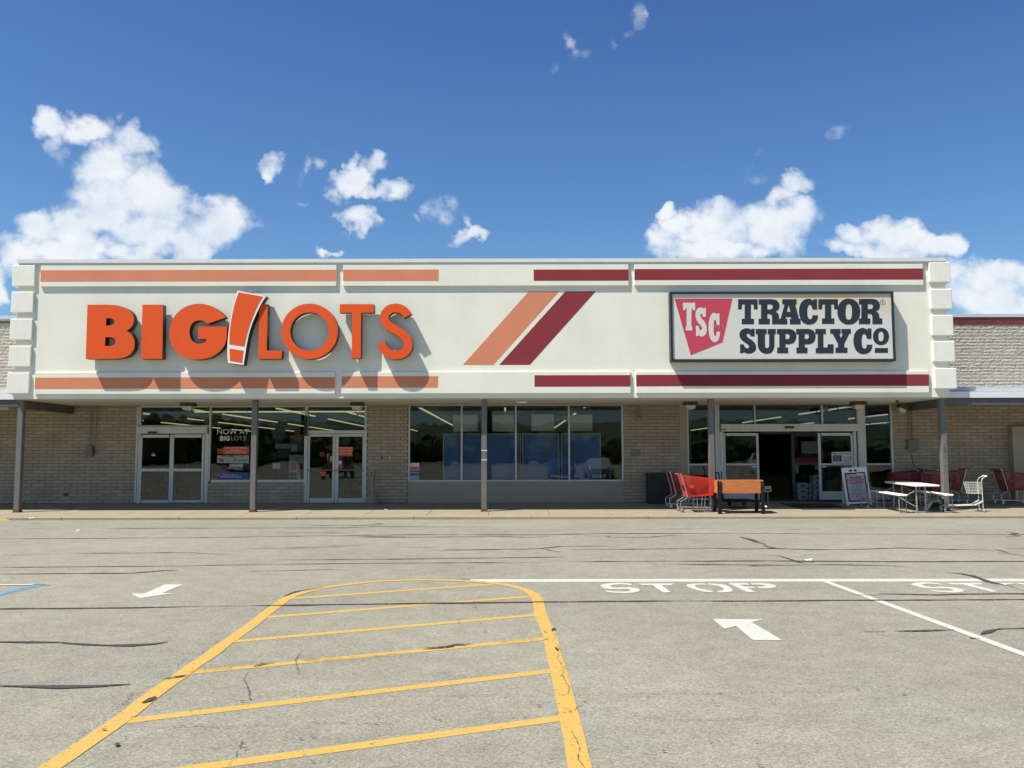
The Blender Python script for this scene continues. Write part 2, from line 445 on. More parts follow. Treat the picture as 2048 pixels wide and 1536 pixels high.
M_kerbc = mat('kerb_concrete', (.28, .235, .165), .9, var=.12, scale=3, fine=.12, dirt=(.34, .24, .085), dirt_amt=.7, dscale=(2.5, 8, 8))
M_dark_joint = mat('joint_filler', (.10, .085, .07), .95)

# ------------------------------------------------------------------ ground
KY, P_Y, W_Y, F_Y = 23.20, 24.60, 27.50, 24.28     # kerb, posts, shop wall, fascia
F0 = F_Y + 0.055
def wz(Y): return .063 + (Y - 23.2) * .034         # the walk rises towards the wall
lot = MB()
xs = [-300, -60, -20, 20, 60, 300]; ys = [-300, -60, -10, 10, KY + .02, 60, 300]
for i in range(len(xs)-1):
    for j in range(len(ys)-1):
        lot.add([(xs[i], ys[j], 0), (xs[i+1], ys[j], 0), (xs[i+1], ys[j+1], 0), (xs[i], ys[j+1], 0)], [(0, 1, 2, 3)])
ground = tag(lot.build('parking_lot', M_asph), 'worn pale grey asphalt parking lot with sealed cracks', kind='structure')

def gpts(px, z=0.004): return [tuple(G(x, y, z)[:2]) for x, y in px]
LAYER = [0.004]
def strip(name, px, w, m, z=0.004, closed_pts=False, smooth=0, taper=False, jitter=0.0, jn=0, world=False):
    pts = px if world else gpts(px, 0)
    if smooth: pts = catmull(pts, smooth)
    if jitter:                                     # make it wander
        new = []
        for a, b in zip(pts[:-1], pts[1:]):
            L = math.hypot(b[0]-a[0], b[1]-a[1]); k = max(1, int(L/jn))
            for i in range(k):
                t = i/k; new.append((a[0]+(b[0]-a[0])*t + R.uniform(-1, 1)*jitter*.4, a[1]+(b[1]-a[1])*t + R.uniform(-1, 1)*jitter))
        new.append(pts[-1]); pts = new
    n = len(pts); vs = []; fs = []
    for i, p in enumerate(pts):
        a = pts[max(0, i-1)]; b = pts[min(n-1, i+1)]
        tx, ty = b[0]-a[0], b[1]-a[1]; l = math.hypot(tx, ty) or 1
        ww = w/2
        if taper: ww *= R.uniform(.45, 1.35) * min(1, .25 + i*.35, .25 + (n-1-i)*.35)
        nx, ny = -ty/l*ww, tx/l*ww
        vs += [(p[0]+nx, p[1]+ny, z), (p[0]-nx, p[1]-ny, z)]
        if i: fs.append((2*i-2, 2*i-1, 2*i+1, 2*i))
    me = bpy.data.meshes.new(name); me.from_pydata(vs, [], fs); me.materials.append(m)
    bm = bmesh.new(); bm.from_mesh(me)
    for f in bm.faces:
        f.normal_update()
        if f.normal.z < 0: f.normal_flip()
    bm.to_mesh(me); bm.free()
    return link(name, me, ground)
def paint(name, px, m, z=.004):
    return flat(name, [gpts(px, z)], z, m, ground)

# yellow hatched island
c = lambda L, ox=0, oy=1020, s=2.926: [(x/s+ox, y/s+oy) for x, y in L]
left_edge = [(-260, 1800), (-60, 1635)] + c([(300,1505),(420,1425),(500,1370),(640,1275),(760,1190),(860,1110),(960,1035),(1050,975),(1130,915),(1230,850),(1300,795),(1380,740),(1470,675),(1540,620),(1600,575),(1650,537),(1690,513)])
arc = [(598,1187.5),(632,1179),(664,1173.3),(700,1168.7),(750,1163.6),(818,1160.6),(873,1160.6),(928,1162.2),(976,1165.2),(1010,1169.6),(1041,1177),(1060,1185),(1072,1194)]
right_edge = c([(1398,555),(1408,615),(1440,685),(1465,745),(1489,860),(1512,940),(1550,1100),(1576,1210),(1607,1350),(1636,1500)], 600) + [(1185, 1640), (1215, 1800)]
strip('island_outline', left_edge + arc + right_edge, .125, M_yellow_paint, z=.004, smooth=3)
for a, b in [((580,1197.5),(1000,1167.4)), ((533,1234.6),(1060,1193)), ((468,1283),(1073,1230)), ((379,1345.5),(1092,1277.5)),
             ((243,1443.5),(1106,1342)), ((60,1582),(1126,1436)), ((-140,1745),(1165,1590))]:
    strip('hatch_line', [a, b], .112, M_yellow_paint, z=.002)

# white stop line, lane line, arrows, words
strip('stop_line', [(940,1161.5), (1500,1160.6), (2048,1160.4), (2600,1160.0)], .26, M_white_paint, z=.002)
strip('lane_line', [(1652,1163.5), (2048,1309), (2500,1475)], .10, M_white_paint, z=.004)
paint('painted_arrow', c([(968,425),(1365,427),(1275,450),(1515,592),(1285,592),(1150,480),(1058,502)], 1180, 1130, 3.938), M_white_paint)
paint('painted_arrow', c([(765,490),(843,489),(965,435),(1072,435),(950,486),(1018,487),(820,515)]), M_white_paint)
sc_ = lambda L: c(L, 1180, 1130, 3.938)
S_out = [(325,150),(330,163),[(330,163),(250,155),(175,160),(165,170),(200,180),(300,178),(370,186),(392,200),(370,214),(290,224),(200,222),(130,215)],(120,203),
         [(120,203),(200,210),(290,210),(315,200),(290,192),(200,192),(120,188),(88,172),(90,158),(150,147),(240,142),(325,150)]]
word = [('painted_letter', S_out),
        ('painted_letter', [(385,148),(665,148),(640,161),(565,161),(636,216),(578,220),(490,161),(404,161)]),
        ('painted_letter', [(895,147),[(895,147),(800,150),(762,158),(765,170),(810,190),(880,210),(960,217)],(975,212),(950,204),[(950,204),(880,190),(830,172),(830,162),(870,157),(925,158)]]),
        ('painted_letter', [(925,146),[(925,146),(1020,152),(1080,165),(1118,192),(1120,208),(1090,216),(1010,218)],(1000,210),[(1010,206),(1045,202),(1050,188),(1010,168),(940,158)]]),
        ('painted_letter', [(1085,145),(1245,145),(1255,158),(1180,158),(1215,172),(1285,173),(1310,184),(1240,184),(1305,214),(1240,216)]),
        ('painted_letter', [(1265,145),[(1265,145),(1380,147),(1450,158),(1465,172),(1430,184),(1335,186)],(1310,175),[(1325,173),(1370,170),(1375,163),(1330,157),(1275,157)]])]
for nm, sp in word:
    o = flat(nm, [[tuple(G(x, y, 0)[:2]) for x, y in sc_(outline(sp))]], .004, M_white_paint, ground)
    o2 = o.copy(); C.objects.link(o2); o2.parent = ground; o2.location.x = 3.90
# accessible bay corner at the left
strip('blue_bay_line', [(-90,1219), (0,1188.5), (82,1169.6)], .13, M_blue_paint, z=.004)
strip('white_bay_line', [(-120,1171.6), (66,1170.2)], .10, M_white_paint, z=.008)
# faded fire lane line
for a, b in [((-60,1068),(98,1067.2)), ((240,1065),(375,1064.5)), ((600,1063.5),(716,1063)), ((1490,1059.5),(1560,1059.2)), ((1660,1058),(2100,1060.5))]:
    strip('faded_lane_line', [a, b], .11, M_faint_yellow, z=.002)

SEAL = [
 (.05,[(40,1058),(115,1056.5)]), (.07,[(205,1057),(400,1056.5),(690,1056),(750,1053.5),(860,1054),(980,1054)]),
 (.07,[(610,1051),(690,1051.5),(740,1050.6),(764,1048),(755,1046.4),(732,1047.4)]), (.06,[(345,1063),(360,1064)]),
 (.06,[(-30,1078),(205,1077),(450,1075),(690,1071),(880,1069.5)]), (.07,[(550,1065),(640,1066.2),(718,1066)]),
 (.05,[(6,1110),(40,1110.4),(95,1107)]), (.06,[(150,1107),(270,1106.4),(380,1105.5),(415,1108),(450,1109.4)]),
 (.05,[(490,1098),(560,1097),(630,1095.6),(700,1092)]), (.06,[(545,1120.5),(700,1119.5),(900,1117.5),(1130,1114.5)]),
 (.045,[(-30,1135.4),(300,1133),(560,1129),(700,1127.6),(830,1126.4),(1080,1125.5)]),
 (.065,[(-30,1149),(150,1147.6),(260,1147),(330,1141.6),(358,1140)]), (.05,[(320,1141),(348,1142.6)]),
 (.06,[(500,1143),(560,1142),(650,1139.6),(702,1140.4)]),
 (.070,[(-60,1219),(120,1217.5),(240,1216.6),(415,1213)]), (.045,[(415,1213),(520,1212)]), (.07,[(505,1211.8),(600,1211),(800,1208),(1060,1205),(1180,1203.8),(1366,1202.6)]),
 (.055,[(1366,1202.6),(1500,1202.8),(1650,1201.5),(1800,1201),(2110,1199.4)]),
 (.10,[(-60,1284.5),(60,1285),(135,1286)]), (.095,[(125,1286.5),(170,1290.5),(210,1292),(265,1292),(310,1288.5),(336,1284.5)]),
 (.085,[(-40,1372),(40,1373.5),(120,1376),(190,1374.5),(260,1369.5)]), (.06,[(40,1168.6),(102,1171.2)]),
 (.06,[(645,1075),(690,1072.4),(760,1073.6),(810,1074),(803,1076.2)]),
 (.075,[(690,1071),(880,1069.4),(1080,1070),(1200,1067.6),(1380,1067)]), (.055,[(1200,1067.8),(1540,1067.4),(1800,1068.6),(2110,1069.4)]),
 (.06,[(700,1075.5),(850,1074.6),(1000,1073.2),(1060,1075.4),(1100,1073)]), (.06,[(1165,1073),(1215,1072.4),(1222,1075),(1300,1074.6),(1350,1070.4),(1366,1070.4)]),
 (.045,[(640,1090.6),(690,1092),(740,1090)]), (.045,[(790,1094.4),(850,1095.2),(876,1098)]),
 (.06,[(850,1101),(960,1100),(1075,1098),(1120,1093.4),(1200,1092.4),(1230,1094)]),
 (.065,[(1140,1099.5),(1260,1098.8),(1340,1098),(1420,1096.6),(1480,1098.6),(1545,1097.4),(1620,1099.8),(1700,1099.6),(1800,1096.4),(1900,1099.4),(2000,1100.4)]),
 (.045,[(1085,1098),(1120,1105.4)]), (.11,[(1480,1074.2),(1500,1079),(1516,1085.5),(1532,1088.5)]), (.12,[(1526,1089.5),(1535,1094),(1547,1095.8),(1536,1098.4)]),
 (.06,[(1140,1124),(1260,1123.4),(1360,1122.6)]), (.085,[(1355,1123.4),(1500,1122.2),(1640,1123),(1800,1124),(2110,1123.2)]),
 (.05,[(1325,1130),(1415,1129.6),(1490,1130.4),(1570,1131),(1660,1129.8),(1760,1131.4),(1830,1134.4)]), (.09,[(1488,1130.2),(1510,1132.6),(1528,1133.4)]),
 (.10,[(1537,1111),(1562,1113.4),(1580,1119),(1600,1125.6),(1611,1126.6)]),
 (.085,[(1703,1190.5),(1755,1191.4)]), (.085,[(1757,1188.5),(1870,1190.5),(1960,1188.4),(2110,1188)]),
 (.08,[(1893,1145.6),(1920,1148),(1945,1152.4),(1975,1163.6),(2012,1172.4),(2060,1183)]),
 (.085,[(1728,1264.2),(1771,1264)]), (.085,[(1790,1263.4),(1850,1262.4),(1908,1260.8)]),
 (.10,[(1962,1270),(1975,1265),(1990,1260),(2003,1258.4)]), (.08,[(1998,1258.4),(2110,1257)]), (.12,[(1940,1277),(1960,1278.4)]),
 (.07,[(2012,1063.6),(2034,1067.4),(2020,1069.6),(2040,1071.8),(2012,1074.4)]),
 (.08,[(1990,1099),(2016,1105.6)]), (.08,[(1996,1104.6),(2060,1113.4)]), (.06,[(2010,1097.4),(2100,1096.8)]),
 (.04,[(1260,1061.4),(1290,1058.8),(1400,1058.2),(1490,1059)]), (.045,[(1560,1059.4),(1640,1058.4)]), (.04,[(1670,1056.4),(1785,1056.6)]),
 (.08,[(568,1193.5),(590,1184.6),(618,1180),(648,1175.8)]), (.10,[(925,1159.4),(940,1159)]),
]
for k_, (w, px) in enumerate(SEAL):
    strip('crack_seal', px, w, M_tar, z=.006 + k_*.00005, taper=True, jitter=w*.12, jn=.22)
CRK = [
 (.016,[(605,1300),(590,1322),(598,1350)]), (.016,[(495,1345),(487,1360),(498,1382),(500,1398),(496,1412)]), (.022,[(497,1395),(502,1402)]),
 (.016,[(310,1457),(400,1453),(450,1457),(500,1453),(560,1452),(640,1447),(700,1449),(780,1448)]), (.014,[(455,1536),(475,1505),(487,1478)]), (.013,[(452,1478),(468,1460)]),
 (.012,[(680,1396),(760,1395),(900,1393),(1100,1391.5),(1300,1390),(1560,1386),(1700,1384)]), (.012,[(818,1435),(866,1438),(890,1446),(940,1449)]),
 (.010,[(1110,1288),(1122,1302),(1113,1318),(1128,1338),(1124,1352),(1138,1376),(1136,1392)]), (.014,[(1122,1431),(1150,1421),(1172,1403),(1178,1400)]),
 (.010,[(1138,1456),(1152,1480),(1160,1500),(1156,1520),(1170,1540)]), (.011,[(965,1190),(945,1205),(955,1222)]), (.011,[(920,1238),(916,1250),(925,1262)]),
 (.009,[(232,1428),(262,1400),(300,1372)]), (.009,[(345,1340),(372,1318),(398,1298)]), (.010,[(395,1312),(425,1291),(442,1280)]),
 (.010,[(150,1480),(190,1452),(222,1432)]), (.014,[(640,1332),(760,1317),(838,1309)]), (.010,[(640,1325),(700,1321),(790,1311)]),
 (.010,[(1150,1421),(1080,1432),(1000,1441)]), (.010,[(1105,1265),(1112,1275),(1104,1285)]), (.012,[(1400,1390),(1480,1388)]), (.010,[(1310,1442),(1480,1440),(1530,1437)]),
 (.022,[(392,1344),(470,1338),(505,1335)]), (.016,[(600,1327),(700,1316),(820,1305)]), (.018,[(985,1287),(1030,1283),(1085,1279.5)]),
 (.012,[(268,1384),(245,1410),(225,1425)]), (.013,[(640,1172),(644,1168)]), (.016,[(1505,1438),(1460,1440)]),
]
for k_, (w, px) in enumerate(CRK):
    strip('open_crack', px, w*.62, M_crack, z=.0095 + k_*.00005, taper=True, jitter=.010, jn=.045)
for px, w in [([(328,1360),(350,1357),(374,1352)], .05), ([(376,1347),(392,1343)], .045), ([(284,1408),(297,1404),(311,1396)], .08),
              ([(505,1335),(530,1329),(548,1327)], .055), ([(606,1323),(640,1319)], .035), ([(845,1300),(880,1297),(915,1291),(945,1290)], .05),
              ([(1104,1264),(1109,1258)], .06), ([(1088,1265),(1094,1267)], .05), ([(1088,1281),(1096,1280)], .07), ([(1110,1297),(1116,1303)], .04)]:
    strip('tar_patch', px, w, M_tar, z=.011 + w*.01, taper=True, jitter=.012, jn=.04)

M_chip = mat('tar_chip', (.055, .05, .045), .8, var=.3, scale=9)
ch = MB()
for i in range(330):
    yy_ = 4.2 + 15 * R.random()**1.7; xx_ = R.uniform(-.62, .62) * (yy_ + 1.5)
    r0 = R.uniform(.003, .0065) if R.random() < .88 else R.uniform(.007, .011)
    el = R.uniform(1.2, 3.2); th0 = R.gauss(0, .5); k_ = R.randint(5, 7); pts_ = []
    for j in range(k_):
        t_ = 2*math.pi*j/k_; a_, b_ = r0*el*math.cos(t_)*R.uniform(.6, 1.2), r0*math.sin(t_)*R.uniform(.6, 1.2)
        pts_.append((xx_ + a_*math.cos(th0) - b_*math.sin(th0), yy_ + a_*math.sin(th0) + b_*math.cos(th0)))
    zz_ = .013 + (i % 40)*.00004
    ch.add([(x_, y_, zz_) for x_, y_ in pts_], [tuple(range(k_))])
tag(ch.build('tar_chips', M_chip, ground), kind='stuff')
paint('tar_spot', [(227,1488),(236,1484),(242,1488),(233,1491)], M_tar, z=.0125)

# ------------------------------------------------------------------ kerb and walk
kerb = MB()
kx = -26.0
walk = empty('sidewalk'); tag(walk, 'tan concrete walk along the shop front', kind='structure')
kerb_root = empty('kerb'); tag(kerb_root, 'low concrete kerb with yellow paint remains', kind='structure')
x = -30.0
while x < 30:
    L = 3.05
    MB().bbox(x+.004, x+L-.004, KY, KY+.15, -.1, wz(KY+.1), .012).build('kerb_stone', M_kerbc, kerb_root)
    x += L
for a, b in [(-24.6,-22),(-12.4,-11.6),(-11,-9.1),(-8.2,-5.8),(-4.6,-2.9),(-2.0,2.4),(3.3,6.8),(8.2,10.2),(13,16)]:   # yellow paint left at the kerb foot
    strip('kerb_foot_paint', [(a, KY-.06), (b, KY-.06)], .10, M_faint_yellow, z=.004, world=True)
joints = [-30.0]
while joints[-1] < 28.5: joints.append(joints[-1] + 1.63)
off = G(728, 1033, .06).x - min(joints, key=lambda q: abs(q - G(728, 1033, .06).x))
joints = [j + off for j in joints]
for i in range(len(joints)-1):
    x0, x1 = joints[i]+.006, joints[i+1]-.006
    m_ = MB()
    y0, y1 = KY+.158, W_Y+.30
    m_.hexa([(x0,y0,-.1),(x1,y0,-.1),(x1,y1,-.1),(x0,y1,-.1),(x0,y0,wz(y0)),(x1,y0,wz(y0)),(x1,y1,wz(y1)),(x0,y1,wz(y1))])
    m_.build('slab', M_conc, walk)
MB().hexa([(-30,KY+.02,-.2),(30,KY+.02,-.2),(30,W_Y+.2,-.2),(-30,W_Y+.2,-.2),(-30,KY+.02,wz(KY)-.03),(30,KY+.02,wz(KY)-.03),(30,W_Y+.2,wz(W_Y)-.03),(-30,W_Y+.2,wz(W_Y)-.03)]).build('joint_bed', M_dark_joint, walk)
# yellow wheel-ramp wedge at the left frame edge and bits of litter
M_ykerb = mat('chipped_yellow_kerb', (.42, .25, .07), .8, var=.15, dirt=(.3, .25, .16), dirt_amt=.7, dscale=(5, 5, 5))
a = G(-40, 1036, .03); 
wd = MB().hexa([(-15.6,22.75,0),(-13.2,22.9,0),(-13.0,23.18,0),(-15.6,23.18,0),(-15.6,22.85,.07),(-13.3,23.0,.05),(-13.15,23.16,.05),(-15.6,23.16,.09)]).build('kerb_ramp', M_ykerb)
tag(wd, 'small chipped yellow ramp block at the left end of the kerb', 'ramp')
M_litter = mat('white_litter', (.75, .75, .72), .6)
for i, (px, py, s, lb) in enumerate([(68,1037,.10,'crumpled white litter scrap on the walk near the leftmost post'),
                          (158,1062.6,.06,'tiny white litter scrap lying on the asphalt at left'),
                          (773,1020.5,.05,'small white scrap in front of the wall left of the middle window'),
                          (1618,1122,.06,'pale flattened litter on the asphalt above the word STOP')]):
    g = G(px, py, .02 if py > 1040 else .12)
    mb = MB()
    for k in range(5):
        mb.cbox((g.x+R.uniform(-s, s), g.y+R.uniform(-s, s)*.5, g.z+.01+k*.004), (s*.9, s*.5, .012), rz=R.uniform(0, 3), rx=R.uniform(-.3, .3))
    tag(mb.build('litter', M_litter), lb, 'litter', group='scraps of litter')
# ------------------------------------------------------------------ building materials
M_stucco = mat('painted_stucco', (.755, .735, .62), .92, var=.035, scale=.9, fine=.035, fscale=90, bump=.35, bscale=110,
               dirt=(.55, .53, .45), dirt_amt=.28, dscale=(1.1, 1.6, .5))
M_stucco2 = mat('quoin_stucco', (.76, .745, .65), .92, var=.03, fine=.03, fscale=90, bump=.3, bscale=110, dirt=(.55, .55, .5), dirt_amt=.25, dscale=(2, 2, .6))
M_orange_st = mat('faded_orange_stripe', (.62, .225, .115), .9, var=.05, scale=1.5, fine=.05, bump=.3, bscale=110, dirt=(.55, .24, .15), dirt_amt=.5, dscale=(.8, 1, 2))
M_maroon_st = mat('maroon_stripe', (.235, .026, .035), .9, var=.06, scale=1.5, fine=.05, bump=.3, bscale=110, dirt=(.2, .04, .04), dirt_amt=.5)
M_coping = mat('coping_metal', (.66, .66, .62), .55, var=.03, dirt=(.5, .5, .47), dirt_amt=.3)
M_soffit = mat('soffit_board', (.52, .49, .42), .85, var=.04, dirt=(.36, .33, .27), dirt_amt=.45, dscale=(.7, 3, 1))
M_brick = mat('painted_block', (.36, .30, .222), .85, var=.07, scale=2.2, fine=.10, fscale=55, bump=.5, bscale=45, dirt=(.25, .20, .145), dirt_amt=.4, dscale=(.9, .9, 1.4))
def vary(m, amt):                                   # every block a little lighter or darker than the next
    t = m.node_tree; n = t.nodes; l = t.links; b = n['Principled BSDF']; src = b.inputs['Base Color'].links[0].from_socket
    oi = n.new('ShaderNodeObjectInfo'); ge = n.new('ShaderNodeNewGeometry')
    a = n.new('ShaderNodeMath'); a.operation = 'ADD'; l.new(oi.outputs['Random'], a.inputs[0]); l.new(ge.outputs['Random Per Island'], a.inputs[1])
    f = n.new('ShaderNodeMath'); f.operation = 'FRACT'; l.new(a.outputs[0], f.inputs[0])
    r = n.new('ShaderNodeMapRange'); l.new(f.outputs[0], r.inputs[0]); r.inputs[3].default_value = 1-amt; r.inputs[4].default_value = 1+amt
    x = n.new('ShaderNodeMix'); x.data_type = 'RGBA'; x.blend_type = 'MULTIPLY'; x.inputs[0].default_value = 1
    l.new(src, x.inputs[6]); l.new(r.outputs[0], x.inputs[7]); l.new(x.outputs[2], b.inputs['Base Color'])
vary(M_brick, .09)
M_mortar = mat('painted_mortar', (.17, .14, .10), .95, var=.1)  # recess shade and some dirt put into the darker joint colour
M_render_grey = mat('painted_kneewall', (.34, .295, .22), .85, var=.06, scale=2, fine=.06, dirt=(.24, .22, .18), dirt_amt=.5, dscale=(.8, 1, 2.5), bump=.3)
M_split = mat('split_face_block', (.40, .365, .30), .95, var=.10, scale=6, fine=.16, fscale=40, bump=.6, bscale=38)
vary(M_split, .07)
M_split_red = mat('red_painted_block', (.37, .105, .08), .95, var=.12, scale=6, fine=.15, fscale=40, bump=.5, bscale=38)
M_grey_metal = mat('grey_painted_steel', (.085, .085, .088), .5, var=.05, dirt=(.2, .15, .12), dirt_amt=.4, dscale=(5, 5, 1.5))
M_rust = mat('rusty_steel', (.16, .065, .03), .9, var=.3, scale=20)
M_flash = mat('pale_flashing', (.47, .49, .51), .5, var=.03)
M_flash_w = mat('white_flashing', (.68, .69, .69), .5, var=.03)
M_darkred = mat('dark_red_flashing', (.13, .035, .04), .6, var=.04)
M_alu = mat('satin_aluminium', (.50, .50, .485), .42, metal=.25, var=.04, scale=3, dirt=(.33, .32, .29), dirt_amt=.35, dscale=(3, 3, 1))
M_alu_w = mat('white_aluminium', (.56, .56, .53), .5, var=.03, dirt=(.38, .37, .33), dirt_amt=.35, dscale=(3, 3, 1))
M_black = mat('black_part', (.018, .018, .018), .55, var=.1)
M_dkgrey = mat('dark_grey_part', (.06, .062, .065), .6, var=.1)
M_chrome = mat('zinc_plated_wire', (.52, .52, .50), .28, metal=.85, var=.05)
M_white_pl = mat('white_plastic', (.78, .77, .71), .45, var=.02)
M_print_w = mat('white_print', (.62, .64, .61), .6, var=.02)
M_print_k = mat('black_print', (.025, .025, .03), .6, var=.02)
M_print_o = mat('orange_print', (.62, .10, .03), .55, var=.03)
M_print_r = mat('red_print', (.42, .035, .035), .55, var=.03)
M_print_b = mat('blue_print', (.055, .075, .24), .55, var=.06)
M_print_g = mat('pale_green_print', (.30, .36, .32), .55, var=.04)
M_print_y = mat('yellow_print', (.55, .42, .08), .55, var=.03)
def glass_mat(name, tintc=(.84, .87, .86), boost=1.0):
    m = bpy.data.materials.new(name); m.use_nodes = True; t = m.node_tree; n = t.nodes; l = t.links
    n.remove(n['Principled BSDF']); out = n['Material Output']
    tr = n.new('ShaderNodeBsdfTransparent'); tr.inputs[0].default_value = (*tintc, 1)
    gl = n.new('ShaderNodeBsdfGlossy'); gl.inputs['Roughness'].default_value = 0.008; gl.inputs[0].default_value = (.82, .85, .86, 1)
    fr = n.new('ShaderNodeFresnel'); fr.inputs[0].default_value = 1.5
    ge = n.new('ShaderNodeNewGeometry')
    nz = n.new('ShaderNodeTexNoise'); nz.inputs['Scale'].default_value = 1.6; nz.inputs['Detail'].default_value = 1; l.new(ge.outputs['Position'], nz.inputs['Vector'])
    bp = n.new('ShaderNodeBump'); bp.inputs['Strength'].default_value = .05; bp.inputs['Distance'].default_value = .03; l.new(nz.outputs[0], bp.inputs['Height'])
    l.new(bp.outputs[0], gl.inputs['Normal'])
    mu = n.new('ShaderNodeMath'); mu.operation = 'MULTIPLY'; l.new(fr.outputs[0], mu.inputs[0]); mu.inputs[1].default_value = boost
    mx_ = n.new('ShaderNodeMixShader'); l.new(mu.outputs[0], mx_.inputs[0]); l.new(tr.outputs[0], mx_.inputs[1]); l.new(gl.outputs[0], mx_.inputs[2])
    l.new(mx_.outputs[0], out.inputs[0]); return m
M_glass = glass_mat('shop_glass', boost=1.05)

shop = empty('shop_building', (0, 0, 0))
tag(shop, 'long low shop building with white striped fascia over two storefronts', 'building')
def fx(px, Y=F_Y, py=655): return F(px, py, Y).x
def fz(py, Y=F_Y, px=1024): return F(px, py, Y).z
XL, XR = fx(33, F0), fx(1893.5, F0)
ZB, ZT = fz(795.5), fz(525)
# fascia body, return walls, roof
MB().box(XL, XR, F0, F0+.25, ZB, ZT).build('fascia_wall', M_stucco, shop)
for a_, b_ in ((XL, XL+.25), (XR-.25, XR)): MB().box(a_, b_, F0+.252, W_Y+2, ZB+.02, ZT).build('fascia_return', M_stucco2, shop)
MB().box(XL+.26, XR-.26, F0+.26, 77, ZT-.6, ZT-.4).build('roof', M_dkgrey, shop)
zc = fz(517, F_Y-.016)
for k in range(9):                                  # coping comes in lengths
    a = XL-.03 + (XR-XL+.06)*k/9; b = XL-.03 + (XR-XL+.06)*(k+1)/9
    MB().box(a+.002, b-.002, F_Y-.016, F0+.3, fz(524.2, F_Y-.016), zc).build('coping', M_coping, shop)
MB().box(XL+.01, XR-.01, F_Y+.022, F0, fz(528.8, F_Y), fz(524.4, F_Y)).build('coping_bed', M_coping, shop)
# bands
def band(xa, xb, yt, yb):
    ma = (yt+yb)/2
    return MB().bbox(fx(xa, F_Y, ma), fx(xb, F_Y, ma), F_Y, F0, fz(yb), fz(yt), .008).build('raised_band', M_stucco, shop)
for xa, xb in [(81,673), (686,1257.3), (1268.5,1846.5)]: band(xa, xb, 529, 571.5)
for xa, xb in [(69.5,670), (683,1261.3), (1272,1858)]: band(xa, xb, 743.3, 786.6)
def stripe(xa, xb, yt, yb, m, Y=F_Y):
    ma = (yt+yb)/2
    return MB().box(fx(xa, Y, ma), fx(xb, Y, ma), Y-.003, Y, fz(yb, Y), fz(yt, Y)).build('painted_stripe', m, shop)
stripe(81.2,672.8,538.7,561.2,M_orange_st); stripe(686.2,877,538.7,561.2,M_orange_st)
stripe(1067.3,1257.1,539.2,561.6,M_maroon_st); stripe(1268.7,1846.3,538.6,560.6,M_maroon_st)
stripe(69.8,669.8,753.4,776,M_orange_st); stripe(683.2,876,752,774.8,M_orange_st)
stripe(1069,1261.1,750.6,773.4,M_maroon_st); stripe(1272.2,1857.8,750.2,773,M_maroon_st)
def fpoly(L, Y): return [(F(x, y, Y).x, F(x, y, Y).z) for x, y in L]
upright('painted_stripe', [fpoly([(1057.4,583),(1118,583),(986.7,729.6),(926,729.6)], F0)], F0-.003, .002, M_orange_st, shop)
upright('painted_stripe', [fpoly([(1130.4,583),(1191.5,582.7),(1059.7,729.6),(998.6,729.6)], F0)], F0-.003, .002, M_maroon_st, shop)
# quoins
for xl, xr, yt, yb in [(25,70,528.5,570.5),(22.4,67,581.5,623.2),(20,64.6,635.6,677.8),(17.6,62,689.6,731.4),(14,58.6,743.4,785.2)]:
    MB().bbox(fx(xl,F_Y,(yt+yb)/2), fx(xr,F_Y,(yt+yb)/2), F_Y-.01, F0+.4, fz(yb), fz(yt), .014).build('quoin', M_stucco2, shop)
for xl, xr, yt, yb in [(1858,1900.4,525.6,566.4),(1860.5,1904.2,579.4,620.2),(1863,1906.8,631.6,673),(1865.8,1910,683.8,725.4),(1868.6,1913.6,737.8,779.4)]:
    MB().bbox(fx(xl,F_Y,(yt+yb)/2), fx(xr,F_Y,(yt+yb)/2), F_Y-.02, F0+.4, fz(yb), fz(yt), .02).build('quoin', M_stucco2, shop)
# soffit in boards
ZS = fz(797)
ns = 11
for k in range(ns):
    a = XL + (XR-XL)*k/ns; b = XL + (XR-XL)*(k+1)/ns
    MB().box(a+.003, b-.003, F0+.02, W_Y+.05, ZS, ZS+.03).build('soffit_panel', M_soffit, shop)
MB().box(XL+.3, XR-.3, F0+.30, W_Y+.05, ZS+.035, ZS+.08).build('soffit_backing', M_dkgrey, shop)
ZW = ZS                                            # head of the shop wall
zg = wz(W_Y)
# wall plane helper
def wx(px, py=900): return F(px, py, W_Y).x
def wzp(py): return F(1024, py, W_Y).z
# solid wall stretches (photo x) with the blocks in front
X_A0, X_A1 = wx(275.5), wx(733); X_C0, X_C1 = wx(816.5), wx(1247); X_B0, X_B1 = wx(1375), wx(1787.5)
X_smooth = wx(1360)
WIN_L0, WIN_L1 = wx(417), wx(611)
ZSILL_A, ZSILL_C = wzp(964), wzp(963.2)
WLX, WRX = fx(14, F_Y, 790), fx(1913, F_Y, 790)    # ends of the main front
walls = [(WLX, X_A0), (X_A1, X_C0), (X_C1, X_B0), (X_B1, WRX)]
for a, b in walls:
    MB().box(a, b, W_Y+.012, W_Y+.2, zg-.1, ZW).build('wall', M_mortar, shop)
MB().box(WIN_L0, WIN_L1, W_Y+.012, W_Y+.2, zg-.1, ZSILL_A-.005).build('wall', M_mortar, shop)
MB().box(X_C0, X_C1, W_Y+.004, W_Y+.2, zg-.1, ZSILL_C-.005).build('knee_wall', M_render_grey, shop)
MB().box(X_smooth, X_B0, W_Y-.006, W_Y+.011, zg, ZW).build('smooth_jamb', M_render_grey, shop)
ROW, BL = .1016, .4064
def lay(x0, x1, z0, z1, seed):
    out = []
    r = 0; z = z0
    while z < z1 - .02:
        h = min(ROW, z1 - z)
        xx = math.floor(x0/BL)*BL - (BL/2 if r % 2 else 0)
        while xx < x1:
            a, b = max(x0, xx), min(x1, xx+BL)
            if b - a > .05: out.append((a, b, z, z+h))
            xx += BL
        z += ROW; r += 1
    return out
